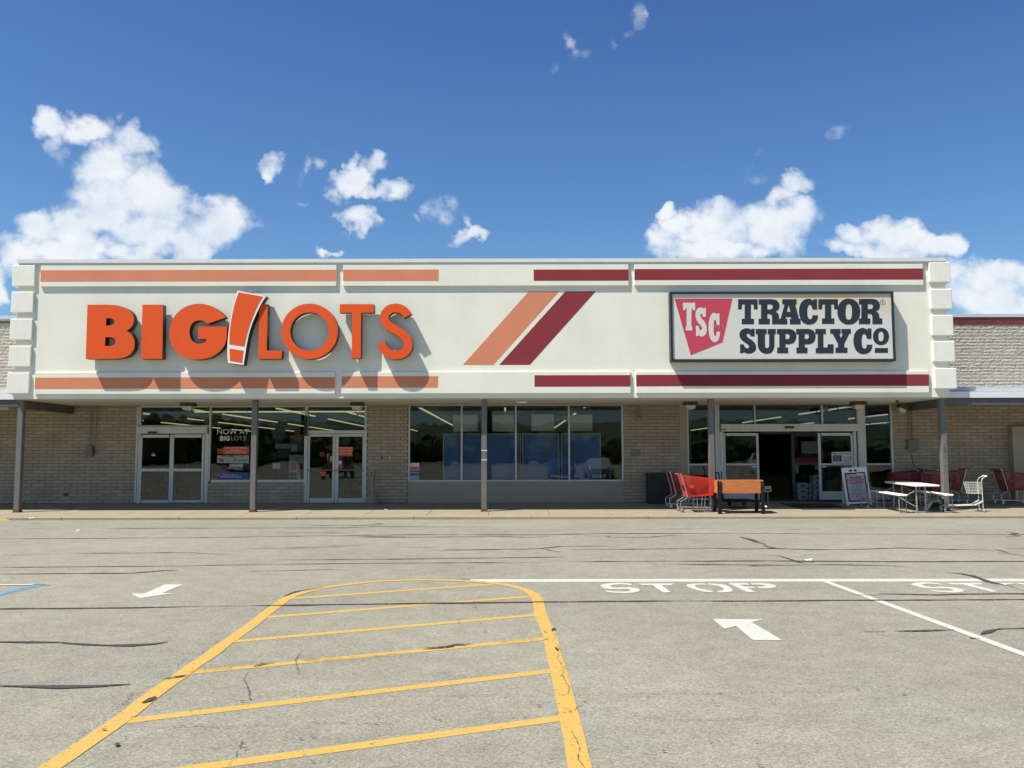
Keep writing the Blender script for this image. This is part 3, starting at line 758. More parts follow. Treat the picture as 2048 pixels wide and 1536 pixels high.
brick_mesh = [MB().bbox(-BL/2+.0062, BL/2-.0062, 0, .014, .0062, ROW-.0062, .003).mesh('brick', M_brick) for _ in range(1)]
def lay_bricks(cells, parent, limit):
    full = [q for q in cells if abs((q[1]-q[0])-BL) < 1e-4 and abs((q[3]-q[2])-ROW) < 1e-4]
    full.sort(key=lambda q: abs((q[0]+q[1])/2) + .3*abs(q[2]-1.6))
    pick = set(full[:limit]); rest = MB()
    for q in cells:
        j = R.uniform(-.002, .002)
        if q in pick:
            link('brick', brick_mesh[0], parent, loc=((q[0]+q[1])/2, W_Y-.003+j, q[2]), rot=(R.uniform(-.006, .006), 0, R.uniform(-.003, .003)))
        else:
            rest.bbox(q[0]+.0062, q[1]-.0062, W_Y-.003+j, W_Y+.011+j, q[2]+.0062, q[3]-.0062, .003)
    if rest.v: tag(rest.build('brickwork', M_brick, parent), kind='stuff')
cells = []
for a, b in [(WLX-1, X_A0), (X_A1, X_C0), (X_C1, X_smooth), (X_B1, WRX+1)]:
    cells += [q for q in lay(a, b, zg+.004, ZW-.003, 1) if WLX < (q[0]+q[1])/2 < WRX]
cells = [q for q in cells]
cells += lay(WIN_L0, WIN_L1, zg+.004, ZSILL_A-.01, 2)
lay_bricks(cells, shop, 290)

# ------------------------------------------------------------------ neighbouring wings
ZC = wzp(636.5)
def rough_blocks(x0, x1, z0, z1, Y, m, name, parent, amp=.015):
    mb = MB(); r = 0; z = z0
    while z < z1 - .03:
        h = min(ROW*1.0, z1-z)
        xx = math.floor(x0/BL)*BL - (BL/2 if r % 2 else 0) + R.uniform(-.05, .05)
        while xx < x1:
            L = BL if R.random() < .7 else BL*.6
            a, b = max(x0, xx), min(x1, xx+L); xx += L
            if b-a < .03: continue
            nx, nz = max(2, int((b-a)/.05)), 3
            tilt = R.uniform(-.008, .008)
            vs = []; fs = []
            for j in range(nz+1):
                for i in range(nx+1):
                    e = i in (0, nx) or j in (0, nz)
                    X = a+.004+(b-a-.008)*i/nx; Z = z+.004+(h-.008)*j/nz
                    d = .012 if e else .012 + amp*R.random() + tilt*(j/nz-.5)*2
                    if not e: X += R.uniform(-.01, .01); Z += R.uniform(-.008, .008)
                    vs.append((X, Y - d, Z))
            n0 = len(vs)
            for j in range(nz):
                for i in range(nx):
                    q = j*(nx+1)+i
                    if R.random() < .5: fs += [(q, q+1, q+nx+2), (q, q+nx+2, q+nx+1)]
                    else: fs += [(q, q+1, q+nx+1), (q+1, q+nx+2, q+nx+1)]
            ring = [i for i in range(nx+1)] + [j*(nx+1)+nx for j in range(1, nz+1)] + [nz*(nx+1)+i for i in range(nx-1, -1, -1)] + [j*(nx+1) for j in range(nz-1, 0, -1)]
            bk = [(vs[q][0], Y+.01, vs[q][2]) for q in ring]
            vs += bk; k = len(ring)
            for i in range(k): fs.append((ring[(i+1) % k], ring[i], n0+i, n0+(i+1) % k))
            mb.add(vs, fs)
        z += ROW; r += 1
    o = mb.build(name, m, parent); tag(o, kind='stuff'); return o
def wing(side, label):
    w = empty('shop_wing'); tag(w, label, 'building')
    if side < 0: x0, x1, y0x = -24.0, WLX, None
    else: x0, x1 = WRX, 24.0
    zb = fz(789, P_Y)
    MB().box(x0, x1, W_Y+.012, W_Y+.25, zg-.1, ZC).build('wall', M_mortar, w)
    cl = [q for q in lay(x0-1, x1+1, zg+.004, ZW-.003, 3) if x0 <= (q[0]+q[1])/2 <= x1]
    lay_bricks(cl, w, 160 if side > 0 else 60)
    # rough upper wall
    zr = wzp(653)
    rough_blocks(x0, x1, ZW, (zr if side > 0 else ZC-.12), W_Y+.02, M_split, 'rough_blockwork', w)
    if side > 0: rough_blocks(x0, x1, zr, ZC-.02, W_Y+.02, M_split_red, 'rough_red_course', w)
    MB().box(x0, x1, W_Y-.07, W_Y+.3, ZC, ZC+.10).build('coping', M_flash, w)
    MB().box(x0, x1, W_Y-.05, W_Y-.02, ZC-.055, ZC).build('coping_drip', M_darkred if side > 0 else M_flash, w)
    MB().box(x0, x1, W_Y+.26, 77, ZC-.25, ZC-.1).build('roof', M_dkgrey, w)
    # low canopy: roof, stepped edge, beam, ceiling
    q0, q1 = (x0, XL-.006) if side < 0 else (XR+.006, x1)
    zf1, zf0 = fz(783.5, F_Y+.25), fz(774, F_Y+.25)
    zl1, zl0 = fz(797.5, F_Y+.05), fz(785, F_Y+.05)
    MB().box(q0, q1, F_Y+.42, W_Y+.01, zf1, zf0).build('canopy_upper_edge', M_flash, w)
    MB().box(q0, q1, F_Y+.27, F_Y+.415, zl1+.02, zl0+.02).build('canopy_edge', M_flash_w, w)
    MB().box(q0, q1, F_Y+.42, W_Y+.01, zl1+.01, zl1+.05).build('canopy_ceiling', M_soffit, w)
    MB().box(q0, q1, P_Y-.01, P_Y+.17, fz(811.5, P_Y), zl1+.005).build('canopy_beam', M_grey_metal, w)
    return w, x0, x1, zb
lw = wing(-1, 'lower shop wing left of the white fascia with rough block wall')
rw = wing(1, 'lower shop wing right of the white fascia with red painted top course')
# cross beams from post to wall and the pier at the far right
for xa, s_ in ((fx(40, P_Y, 800), -1), (fx(1889.5, P_Y, 800), 1)):
    MB().box(xa-.09, xa+.09, P_Y+.17, W_Y-.02, ZS-.235, ZS-.002).build('beam', M_grey_metal, shop)
MB().box(fx(2028, W_Y-.25, 930), fx(2090, W_Y-.25, 930), W_Y-.25, W_Y-.005, zg, F(2030, 853, W_Y-.25).z).build('pier', M_render_grey, rw[0])
MB().tube((fx(2026,W_Y-.06,930), W_Y-.06, zg), (fx(2026,W_Y-.06,930), W_Y-.06, zg+2.3), .035).build('drain_pipe', M_grey_metal, rw[0])
MB().box(wx(1931.5), wx(1948), W_Y-.06, W_Y-.006, wzp(811.5), wzp(803.5)).build('vent_plate', M_flash_w, rw[0])
MB().box(wx(-4), wx(15), W_Y-.06, W_Y-.006, wzp(818), wzp(810)).build('vent_plate', M_alu_w, lw[0])

# ------------------------------------------------------------------ posts
def post(pxl, pxr, label, rusty=True):
    x0 = F(pxl, 1020, P_Y).x; w = .150
    p = empty('canopy_post', (x0 + w/2, P_Y + .08, wz(P_Y))); tag(p, label, 'post', 'steel posts holding up the canopy')
    h = (ZS if abs(x0) < 12 else ZS-.002) - wz(P_Y)
    MB().bbox(-w/2, w/2, -.08, .08, .03, h, .008).build('shaft', M_grey_metal2, p)
    b = MB(); b.box(-w/2-.02, w/2+.02, -.10, .10, .0, .028); b.box(-w/2-.004, w/2+.004, -.084, .084, .028, .075)
    b.build('base_plate', M_rust, p)
    return p
M_grey_metal2 = mat('weathered_grey_post_paint', (.140, .134, .124), .6, var=.08, scale=4, dirt=(.19, .15, .12), dirt_amt=.5, dscale=(6, 6, 1.2), fine=.05)
posts = [post(26.4, 37, 'leftmost grey steel canopy post with peeling paint'),
         post(499, 510, 'grey steel canopy post between the orange window sign and the double doors'),
         post(962.8, 974, 'grey steel canopy post in front of the wide middle window with tape bands'),
         post(1421, 1432, 'grey steel canopy post behind the orange planter'),
         post(1889.3, 1900.5, 'rightmost grey steel canopy post beside the white folding table')]
def band_on(p, z, h, m, name):
    MB().box(-.079, .079, -.084, .084, z, z+h).build(name, m, p)
band_on(posts[2], F(968, 901.8, P_Y).z-wz(P_Y), .026, M_print_w, 'tape_band'); band_on(posts[2], F(968, 920.6, P_Y).z-wz(P_Y), .024, M_print_w, 'tape_band')
for z, d in ((F(1893, 901.5, P_Y).z, .045), (F(1893, 913.5, P_Y).z, .025), (F(1893, 930.5, P_Y).z, .025)):
    MB().cbox((.0, -.083, z-wz(P_Y)), (d, .008, d*1.1)).build('bolt_plate', M_dkgrey, posts[4])
MB().box(-.035, .035, -.085, -.08, F(1893, 896, P_Y).z-wz(P_Y), F(1893, 895, P_Y).z-wz(P_Y)).build('scratch', M_dkgrey, posts[4])

# ------------------------------------------------------------------ storefront glazing
def bars(name, rects, Y0, Y1, m, parent):
    mb = MB()
    for (a, b, t, d) in rects:                      # photo px: x0,x1,ytop,ybottom on the wall plane
        mb.bbox(wx(a, (t+d)/2), wx(b, (t+d)/2), Y0, Y1, wzp(d), wzp(t), .004)
    return mb.build(name, m, parent)
def pane(a, b, t, d, parent, Y=W_Y+.05, name='pane'):
    return MB().box(wx(a), wx(b), Y, Y+.007, wzp(d), wzp(t)).build(name, M_glass, parent)
YB0, YB1 = W_Y+.0, W_Y+.11
HT, HG = 809.5, 813.0                              # head bar
ztop_fill = MB(); ztop_fill.box(X_A0, X_A1, W_Y+.02, W_Y+.2, wzp(810), ZW).box(X_C0, X_C1, W_Y+.02, W_Y+.2, wzp(810), ZW).box(X_B0, X_B1, W_Y+.02, W_Y+.2, wzp(808), ZW)
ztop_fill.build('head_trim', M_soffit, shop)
def mk_window(rects, panes, m=M_alu):
    f = bars('window', rects, YB0, YB1, m, shop)
    for p in panes: pane(*p, f)
    return f
# storefront A: over-door glazing left
mk_window([(275.5,279.5,810,1006),(417,421,810,962),(279.5,417,810,813.5),(279.5,417,849,852)], [(279.5,417,813.5,849)])
bars('door_header', [(277,415.5,852.3,866)], W_Y-.10, W_Y+.10, M_alu_w, shop)
MB().box(wx(298), wx(315.5), W_Y-.15, W_Y-.102, wzp(865.5), wzp(862)).build('door_sensor', M_black, shop)
def door(rects, glass, m, name='sliding_door', y0=.01, y1=.055, extra=None):
    f = bars(name, rects, W_Y+y0, W_Y+y1, m, shop)
    for g in glass: pane(*g, f, Y=W_Y+(y0+y1)/2-.003)
    if extra: extra(f)
    return f
B_ = 1004.5
door([(277.5,282.5,868,B_),(338,343.5,868,B_),(282.5,338,868,874),(282.5,338,936,941.5),(282.5,338,999,B_)], [(282.5,338,874,936),(282.5,338,941.5,999)], M_alu_w)
door([(343.7,347.5,867.5,B_-.5),(404,408.5,867.5,B_-.5),(347.5,404,867.5,874),(347.5,404,936,941.5),(347.5,404,999,B_-.5)], [(347.5,404,874,936),(347.5,404,941.5,999)], M_alu_w, y0=-.045, y1=-.002)
for q_ in [(409,416.5,866.3,B_),(271.5,275,812,B_)]: bars('door_jamb', [q_], YB0-.02, YB1, M_alu_w, shop)
# window with the vinyl lettering
mk_window([(421.2,608,810,813.5),(421.2,608,958.5,964),(608,615,810,1004.5)], [(421,608,813.5,958.5)])
MB().box(wx(608.5), wx(614.5), W_Y-.10, W_Y-.002, wzp(871), wzp(832)).build('door_operator_box', M_black, shop)
# over the double door
mk_window([(615.2,729,810,813.5),(728,733,810,1004.5),(615.2,728,860,866.5)], [(615.2,728,813.5,860)])
def pushbar(x0, x1):
    def f_(o):
        MB().tube((wx(x0), W_Y-.05, wzp(939.5)), (wx(x1), W_Y-.05, wzp(939.5)), .014).tube((wx(x0)+.03, W_Y-.05, wzp(939.5)), (wx(x0)+.03, W_Y+.02, wzp(939.5)), .01).tube((wx(x1)-.03, W_Y-.05, wzp(939.5)), (wx(x1)-.03, W_Y+.02, wzp(939.5)), .01).build('push_bar', M_chrome, o)
    return f_
door([(615.3,619,867,B_),(664.5,669.3,867,B_),(619,664.5,867,872.5),(619,664.5,996,B_)], [(619,664.5,872.5,996)], M_alu_w, 'hinged_door', extra=pushbar(615.5,668))
door([(669.9,676.5,867,B_),(724.5,728,867,B_),(676.5,724.5,867,872.5),(676.5,724.5,996,B_)], [(676.5,724.5,872.5,996)], M_alu_w, 'hinged_door', extra=pushbar(671,727.5))
# middle window
mk_window([(816.5,820,808.5,963.2),(1243.5,1247,808.5,963.2),(820,1243.5,808.5,811.5),(820,1243.5,959.8,963.2),(921.5,925,811.5,959.8),(1030,1033.4,811.5,959.8),(1136.5,1140,811.5,959.8)],
          [(820,921.5,811.5,959.8),(925,1030,811.5,959.8),(1033.4,1136.5,811.5,959.8),(1140,1243.5,811.5,959.8)])
# storefront B
mk_window([(1375,1378,807,1001),(1378,1431,807,809.5),(1378,1431,928,931.5),(1378,1431,997,1001)], [(1378,1431,809.5,928),(1378,1431,931.5,997)])
mk_window([(1431,1436,807,1001),(1440.5,1714,807,808.5),(1508,1511,808.5,849),(1642.5,1646.5,808.5,849),(1436.2,1440.3,807,1001)],
          [(1440.5,1508,808.5,849),(1511,1642.5,808.5,849),(1646.5,1714,808.5,849)])
bars('door_header', [(1441,1714.5,849.2,864)], W_Y-.12, W_Y+.12, M_alu_w, shop)
MB().box(wx(1568), wx(1586.5), W_Y-.165, W_Y-.122, wzp(858), wzp(854)).build('door_sensor', M_black, shop)
MB().box(wx(1443), wx(1450.5), W_Y-.14, W_Y-.122, wzp(861), wzp(859.4)).build('door_sensor', M_black, shop)
door([(1448.5,1452,867,1001),(1514,1518.6,867,1001),(1452,1514,867,872.5),(1452,1514,928,931.5),(1452,1514,986,1001)], [(1452,1514,872.5,928),(1452,1514,931.5,986)], M_alu_w)
door([(1638,1643,867,1001),(1704,1708,867,1001),(1643,1704,867,872.5),(1643,1704,928,931.5),(1643,1704,984,1001)], [(1643,1704,872.5,928),(1643,1704,931.5,984)], M_alu_w)
for q_ in [(1441,1448,864.2,1001),(1708.5,1714,864.2,1001)]: bars('door_jamb', [q_], YB0-.02, YB1, M_alu, shop)
MB().bbox(wx(1715.5), wx(1729), W_Y-.06, W_Y+.14, zg, ZW-.01, .006).build('entrance_column', M_alu_w, shop)
mk_window([(1729.5,1733,807,1001),(1783,1787.5,807,1001),(1733,1783,807,809.5),(1733,1783,928,931.5),(1733,1783,985,1001)], [(1733,1783,809.5,928),(1733,1783,931.5,985)])

# ------------------------------------------------------------------ shop interior
M_int_wall = mat('interior_wall', (.22, .21, .19), .9)
M_int_ceil = mat('interior_ceiling', (.30, .29, .27), .9)
M_int_floor = mat('interior_floor', (.16, .15, .13), .5)
M_tube = mat('lit_tube', (.8, .8, .7), .5, emit=(1.0, .93, .46), es=.30)
ix0, ix1, iy1 = -27.0, 29.0, 76.0
ZI = 3.95
MB().box(ix0, ix1, W_Y+.30, iy1, zg-.06, zg).build('shop_floor', M_int_floor, shop)
MB().box(ix0, ix1, W_Y+.30, iy1, ZI, ZI+.05).build('shop_ceiling', M_int_ceil, shop)
for bx_ in ((ix0, ix1, iy1, iy1+.1), (ix0-.1, ix0, W_Y+.3, iy1), (ix1, ix1+.1, W_Y+.3, iy1), (5.45, 5.6, W_Y+.3, iy1-.01)):
    MB().box(*bx_, zg, ZI).build('interior_wall', M_int_wall, shop)
MB().box(XL, XR, W_Y+.21, W_Y+.30, ZW-.05, ZI+.05).build('front_wall_lining', M_int_wall, shop)
MB().box(ix0, X_A0, W_Y+.26, W_Y+.299, zg, ZI).build('front_wall_lining', M_int_wall, shop); MB().box(X_B1, ix1, W_Y+.26, W_Y+.299, zg, ZI).build('front_wall_lining', M_int_wall, shop)
tm = MB(); tm.box(-.036, .036, -1.2, 1.2, -.035, .02); tube_me = tm.mesh('ceiling_light', M_tube)
tm = MB(); tm.box(-1.2, 1.2, -.05, .05, -.04, .02); tube_mx = tm.mesh('ceiling_light', M_tube)
ZL = 3.70
for a in (-20.8, -17.4, -13.9, -10.0, -7.6, -3.9, -.3, 3.05):
    y = W_Y + (2.5 if a > -6 else 10)
    while y < 70:
        if R.random() < .84: link('ceiling_light', tube_me, shop, loc=(a, y+1.2, ZL))
        y += 2.5 if R.random() < .85 else 3.2
for k in range(4): link('ceiling_light', tube_mx, shop, loc=(-13.3+k*2.46, 40.4, ZL))
M_tube_w = mat('lit_cool_tube', (.8, .8, .8), .5, emit=(.95, .95, .85), es=.24)
tm = MB(); tm.box(-.035, .035, -1.2, 1.2, -.04, .02); tube_mw = tm.mesh('ceiling_light', M_tube_w)
for a in (14.2, 18.7, 23.2):
    y = W_Y + 7
    while y < 70:
        if R.random() < .75: link('ceiling_light', tube_mw, shop, loc=(a, y, ZL))
        y += 2.7
# ------------------------------------------------------------------ channel letter sign
M_letter = mat('orange_letter_face', (.72, .088, .014), .6, spec=.2, var=.03, scale=1.2, fine=.03, dirt=(.5, .10, .03), dirt_amt=.3, dscale=(2, 2, .6))
M_letter_side = mat('dark_letter_return', (.055, .038, .032), .6, var=.2)
M_letter_rim = mat('dark_letter_trim', (.25, .045, .02), .5)
LY = F0 - .30                                       # letter faces
c1 = lambda L: [(x/3.4133, y/3.4133+500) for x, y in L]
c2 = lambda L: [(x/4.452+440, y/4.452+560) for x, y in L]
sign = empty('letter_sign', (0, LY, 0)); tag(sign, 'big raised orange channel letters spelling a shop name, split by a tilted exclamation mark', 'sign')
sign.location = (0, 0, 0)
def letter(outs, conv, Y=LY, d=.235, m=M_letter, name='letter', inset=True):
    wo_ = [fpoly(conv(outline(o)), Y) for o in outs]
    l_ = upright(name, wo_, Y, d, m, sign, side=M_letter_side)
    return l_
B_out = [(597,373),[(740,373),(800,378),(850,393),(888,417),(910,450),(913,482),(903,515),(884,538),(862,551)],[(862,551),(890,567),(912,600),(920,640),(912,680),(885,714),(845,734),(790,742),(740,743)],(585,743)]
B_c1 = [(725,465),[(750,465),(772,472),(782,490),(772,508),(750,515)],(723,515)]
B_c2 = [(719,595),[(752,595),(778,603),(790,625),(778,648),(750,655)],(716,655)]
letter([B_out, B_c1, B_c2], c1)
letter([[(972,373),(1113,373),(1108,743),(963,743)]], c1)
G_out = [[(1541,460),(1518,432),(1480,402),(1435,380),(1380,368),(1325,370),(1270,386),(1222,418),(1186,460),(1163,515),(1156,570),(1163,625),(1185,672),(1220,709),(1265,733),(1320,746),(1380,745),(1435,733),(1480,708),(1515,675),(1538,640),(1548,590),(1550,523)],
         (1352,523),(1352,608),[(1408,608),(1402,625),(1383,636),(1355,640),(1328,632),(1305,610),(1294,575),(1296,535),(1311,502),(1338,484),(1370,480),(1395,488),(1418,503)]]
letter([G_out], c1)
letter([[(350,215),(425,215),(415,628),(552,628),(546,702),(340,702)]], c2, Y=LY)
letter([ellipse(797,457,252,247,64), ellipse(797,459,171,171,56)], c2)
letter([[(1067,215),(1370,215),(1370,290),(1257,290),(1253,697),(1172,697),(1178,290),(1065,290)]], c2)
S_c = [(1672,320),(1650,285),(1608,257),(1556,249),(1507,263),(1472,300),(1463,342),(1480,385),(1520,420),(1580,452),(1635,492),(1668,540),(1674,590),(1652,635),(1605,662),(1550,667),(1498,650),(1456,608),(1434,553)]
letter([stroke(S_c, 78, 4)], c2)
# exclamation mark: white edged cabinet standing further out
EY = LY - .05
ex = [(155,93),(412,145),[(412,145),(378,192),(342,262),(300,355),(266,450),(241,560),(224,665),(210,757)],(72,738),[(72,738),(64,640),(70,520),(86,390),(112,245),(155,93)]]
letter([ex], c2, Y=EY, d=.285, m=M_white_pl, name='exclamation_cabinet')
e1 = [(167,108),(382,149),[(382,149),(342,215),(298,312),(262,410),(235,505),(216,590)],(83,571),[(83,571),(87,460),(104,335),(130,215),(167,108)]]
e2 = [(84,609),(208,629),(195,736),(88,717)]
for e in (e1, e2):
    upright('exclamation_face', [fpoly(c2(outline(e)), EY-.006)], EY-.006, .005, M_letter, sign)
MB().tube((F(499,583,EY).x, EY+.1, F(499,583,EY).z-.01), (F(499,583,EY).x, EY+.1, F(499,583,EY).z+.05), .02).build('mounting_stub', M_alu, sign)
# standoffs behind the letters
for px_, py_ in [(200,640),(200,700),(305,640),(305,700),(360,640),(365,705),(480,650),(532,700),(590,690),(625,712),(718,640),(720,700),(790,620),(800,705)]:
    q = F(px_, py_, LY)
    MB().tube((q.x, LY+.2, q.z), (q.x, F0+.01, q.z), .012, 6).build('standoff', M_alu, sign)

# ------------------------------------------------------------------ cabinet sign
M_cab = mat('black_sign_cabinet', (.022, .024, .026), .45, var=.1)
M_face = mat('aged_sign_face', (.58, .57, .53), .35, var=.03, scale=1.5)
def stained_face():
    m = bpy.data.materials.new('stained_sign_face'); m.use_nodes = True; t = m.node_tree; n = t.nodes; l = t.links
    b = n['Principled BSDF']; b.inputs['Roughness'].default_value = .4
    ge = n.new('ShaderNodeNewGeometry'); sp = n.new('ShaderNodeSeparateXYZ'); l.new(ge.outputs['Position'], sp.inputs[0])
    nz = n.new('ShaderNodeTexNoise'); nz.inputs['Scale'].default_value = 1.3; nz.inputs['Detail'].default_value = 4; l.new(ge.outputs['Position'], nz.inputs['Vector'])
    z0, z1 = fz(640, LY), fz(592, LY)
    a = n.new('ShaderNodeMapRange'); l.new(sp.outputs[2], a.inputs[0]); a.inputs[1].default_value = z0; a.inputs[2].default_value = z1
    x = n.new('ShaderNodeMapRange'); l.new(sp.outputs[0], x.inputs[0]); x.inputs[1].default_value = fx(1450); x.inputs[2].default_value = fx(1600)
    k = n.new('ShaderNodeMath'); k.operation = 'MULTIPLY'; l.new(a.outputs[0], k.inputs[0]); l.new(x.outputs[0], k.inputs[1])
    k2 = n.new('ShaderNodeMath'); k2.operation = 'MULTIPLY'; l.new(k.outputs[0], k2.inputs[0]); l.new(nz.outputs[0], k2.inputs[1])
    k3 = n.new('ShaderNodeMath'); k3.operation = 'MULTIPLY'; k3.use_clamp = True; l.new(k2.outputs[0], k3.inputs[0]); k3.inputs[1].default_value = 1.7
    mx_ = n.new('ShaderNodeMix'); mx_.data_type = 'RGBA'; l.new(k3.outputs[0], mx_.inputs[0])
    mx_.inputs[6].default_value = (.62, .60, .54, 1); mx_.inputs[7].default_value = (.62, .51, .30, 1); l.new(mx_.outputs[2], b.inputs['Base Color'])
    return m
M_stface = stained_face()                            # water stain along the top edge of the old acrylic
M_ink = mat('faded_navy_ink', (.022, .027, .036), .45, var=.08)
M_red_em = mat('faded_red_panel', (.50, .055, .085), .45, var=.04, scale=2)
M_scratch = mat('scratched_vinyl', (.62, .35, .38), .6)
TY = F0 - .26
cab = empty('cabinet_sign', (0, 0, 0)); tag(cab, 'wide black framed sign box with a red badge and two rows of navy slab letters', 'sign')
ca, cb, ct, cd = fx(1341, TY), fx(1789.5, TY), fz(584, TY), fz(723.5, TY)
MB().box(ca, cb, TY+.045, F0-.006, cd, ct).build('cabinet', M_cab, cab)
t_ = .062
MB().box(ca, cb, TY, TY+.043, ct-t_, ct).build('frame_rail', M_cab, cab); MB().box(ca, cb, TY, TY+.043, cd, cd+t_).build('frame_rail', M_cab, cab)
MB().box(ca, ca+t_, TY+.001, TY+.043, cd+t_, ct-t_).build('frame_rail', M_cab, cab); MB().box(cb-t_, cb, TY+.001, TY+.043, cd+t_, ct-t_).build('frame_rail', M_cab, cab)
SY = TY + .030
MB().box(ca+t_, cb-t_, SY, SY+.014, cd+t_, ct-t_).build('sign_face', M_stface, cab)
c4 = lambda L: [(x/5.12+1320, y/5.12+500) for x, y in L]
c5 = lambda L: [(x/5.12+1400, y/5.12+570) for x, y in L]
upright('badge', [fpoly(c4([(148,498),(742,496),(640,945),(316,1078)]), SY)], SY-.003, .002, M_red_em, cab)
def slab(outs, conv, m=M_ink, dy=0.0, name='printed_letter', Y0=SY-.003):
    return upright(name, [fpoly(conv(outline(o)), Y0) for o in outs], Y0-dy, .002, m, cab)
T_ = [(0,0),(200,0),(200,105),(163,105),(158,55),(132,55),(132,200),(163,200),(163,257),(37,257),(37,200),(67,200),(67,55),(42,55),(37,105),(0,105)]
R_ = [[(0,0),(140,0),(185,13),(212,50),(210,90),(190,117),(172,127),(195,140),(208,165),(212,200),(238,200)][0],
      [(140,0),(185,12),(212,48),(211,90),(193,116),(170,128)],[(172,129),(196,142),(207,165),(210,200)],(238,200),(238,257),(138,257),(138,186),(130,158),(110,153),(90,153),(90,200),(115,200),(115,257),(0,257),(0,200),(25,200),(25,55),(0,55)]
R_c = [(90,53),[(120,53),(138,60),(144,78),(138,97),(120,105)],(90,105)]
A_ = [(842,145),(988,145),(988,198),(975,198),(1013,345),(1030,345),(1030,402),(920,402),(920,345),(935,345),(930,328),(880,328),(875,345),(893,345),(893,402),(815,402),(815,345),(825,345),(866,198),(842,198)]
A_c = [(905,205),(889,274),(926,274)]
C_ = [(1198,145),(1198,250),(1152,250),[(1152,250),(1143,218),(1130,202),(1113,205),(1102,228),(1098,270),(1101,318),(1113,343),(1131,350),(1146,338),(1151,310)],(1208,310),[(1208,310),(1200,352),(1176,386),(1135,403),(1092,402),(1052,380),(1026,338),(1014,285),(1018,225),(1038,178),(1072,150),(1108,140),(1138,147),(1155,162)],(1160,145)]
S__ = [(560,448),(560,527),(520,527),[(520,527),(510,507),(493,498),(480,505),(480,522),(500,543),(540,570),(568,605),(576,645),(562,678),(530,699),(490,703),(460,694),(447,685)],(445,698),(410,698),(410,607),(447,607),[(447,607),(458,632),(478,647),(497,642),(501,625),(480,603),(438,573),(411,540),(404,505),(416,470),(450,447),(490,443),(515,452),(522,464)],(524,448)]
sh = lambda L, dx, dy, sx=1, sy=1: [[(p[0]*sx+dx, p[1]*sy+dy) for p in it] if isinstance(it, list) else (it[0]*sx+dx, it[1]*sy+dy) for it in L]
slab([sh(T_,390,145)], c5, dy=.0)
slab([sh(R_,600,145), sh(R_c,600,145)], c5, dy=.0010)
slab([A_, A_c], c5, dy=.0020); slab([C_], c5, dy=.0030)
slab([sh(T_,1212,145,1,.985)], c5, dy=.0010)
slab([ellipse(1523,272,117,133,48,2.15), ellipse(1523,275,33,80,36,2.6)], c5, dy=.0020)
slab([sh(R_,1627,142), sh(R_c,1627,142)], c5, dy=.0030)
slab([S__], c5)
U_ = [(570,450),(682,450),(682,503),(665,503),[(665,610),(670,636),(686,646),(702,637),(708,612)],(708,503),(692,503),(692,450),(776,450),(776,503),(762,503),[(762,615),(755,655),(732,690),(690,704),(648,698),(612,672),(594,635),(590,600)],(590,503),(570,503)]
P_ = [(0,0),[(130,0),(165,10),(190,35),(199,72),(190,115),(165,145),(125,156)],(88,156),(88,190),(115,190),(115,248),(3,248),(3,190),(25,190),(25,53),(0,53)]
P_c = [(88,50),[(112,50),(127,60),(131,78),(126,95),(112,103)],(88,103)]
slab([U_], c5, dy=.001); slab([sh(P_,787,450), sh(P_c,787,450)], c5, dy=.002); slab([sh(P_,984,450), sh(P_c,984,450)], c5, dy=.003)
slab([[(1180,450),(1287,450),(1287,500),(1262,500),(1262,640),(1305,640),(1308,607),(1367,607),(1367,698),(1185,698),(1185,645),(1205,645),(1205,500),(1180,500)]], c5, dy=.004)
slab([[(1333,450),(1440,450),(1440,498),(1428,498),(1443,543),(1462,498),(1448,498),(1448,450),(1545,450),(1545,498),(1528,498),(1478,602),(1478,640),(1510,640),(1510,695),(1387,695),(1387,640),(1412,640),(1412,602),(1356,498),(1333,498)]], c5, dy=.001)
slab([sh(C_,1572-1015,438-140,1,1.01)], c5, dy=.002)
slab([ellipse(1853,527,82,88,44,2.1), ellipse(1853,527,27,50,32,2.5)], c5, dy=.001)
slab([[(1790,645),(1925,645),(1925,695),(1790,695)]], c5, name='printed_bar')
slab([ellipse(1870,177,28,28,28), ellipse(1870,177,24,24,28)], c5, name='registered_ring')
o = wall_text('registered_letter', 'R', *[F(1870/5.12+1400+.1, 177/5.12+570, SY)[i] for i in (0, 2)], SY-.004, .085, M_ink, cab)
slab([[(235,540),(360,540),(360,617),(338,617),[(338,617),(332,600),(324,592)],(320,775),(330,785),(330,824),(264,824),(264,788),(273,775),(273,592),[(273,592),(262,600),(256,615)],(235,615)]], c4, m=M_stface, Y0=SY-.006)
slab([[((p[0]-404)*.674+364, (p[1]-443)*1.146+588) for p in outline(S__)]], c4, m=M_stface, Y0=SY-.006)
slab([[((p[0]-1014)*.603+498, (p[1]-140)*1.14+643) for p in outline(C_)]], c4, m=M_stface, Y0=SY-.006)
for L in ([(560,765),(572,775),(566,800)], [(600,810),(612,780)], [(640,770),(654,800)]):
    upright('scratch', [fpoly(c4(stroke(L, 3, 2)), SY-.008)], SY-.008, .001, M_scratch, cab)
for px_, py_ in [(1445,584.4),(1656,582.8),(1755,582.4)]:
    q = F(px_, py_, TY); MB().tube((q.x, TY+.08, q.z-.02), (q.x, TY+.08, q.z+.015), .012, 6).build('lifting_eye', M_alu, cab)

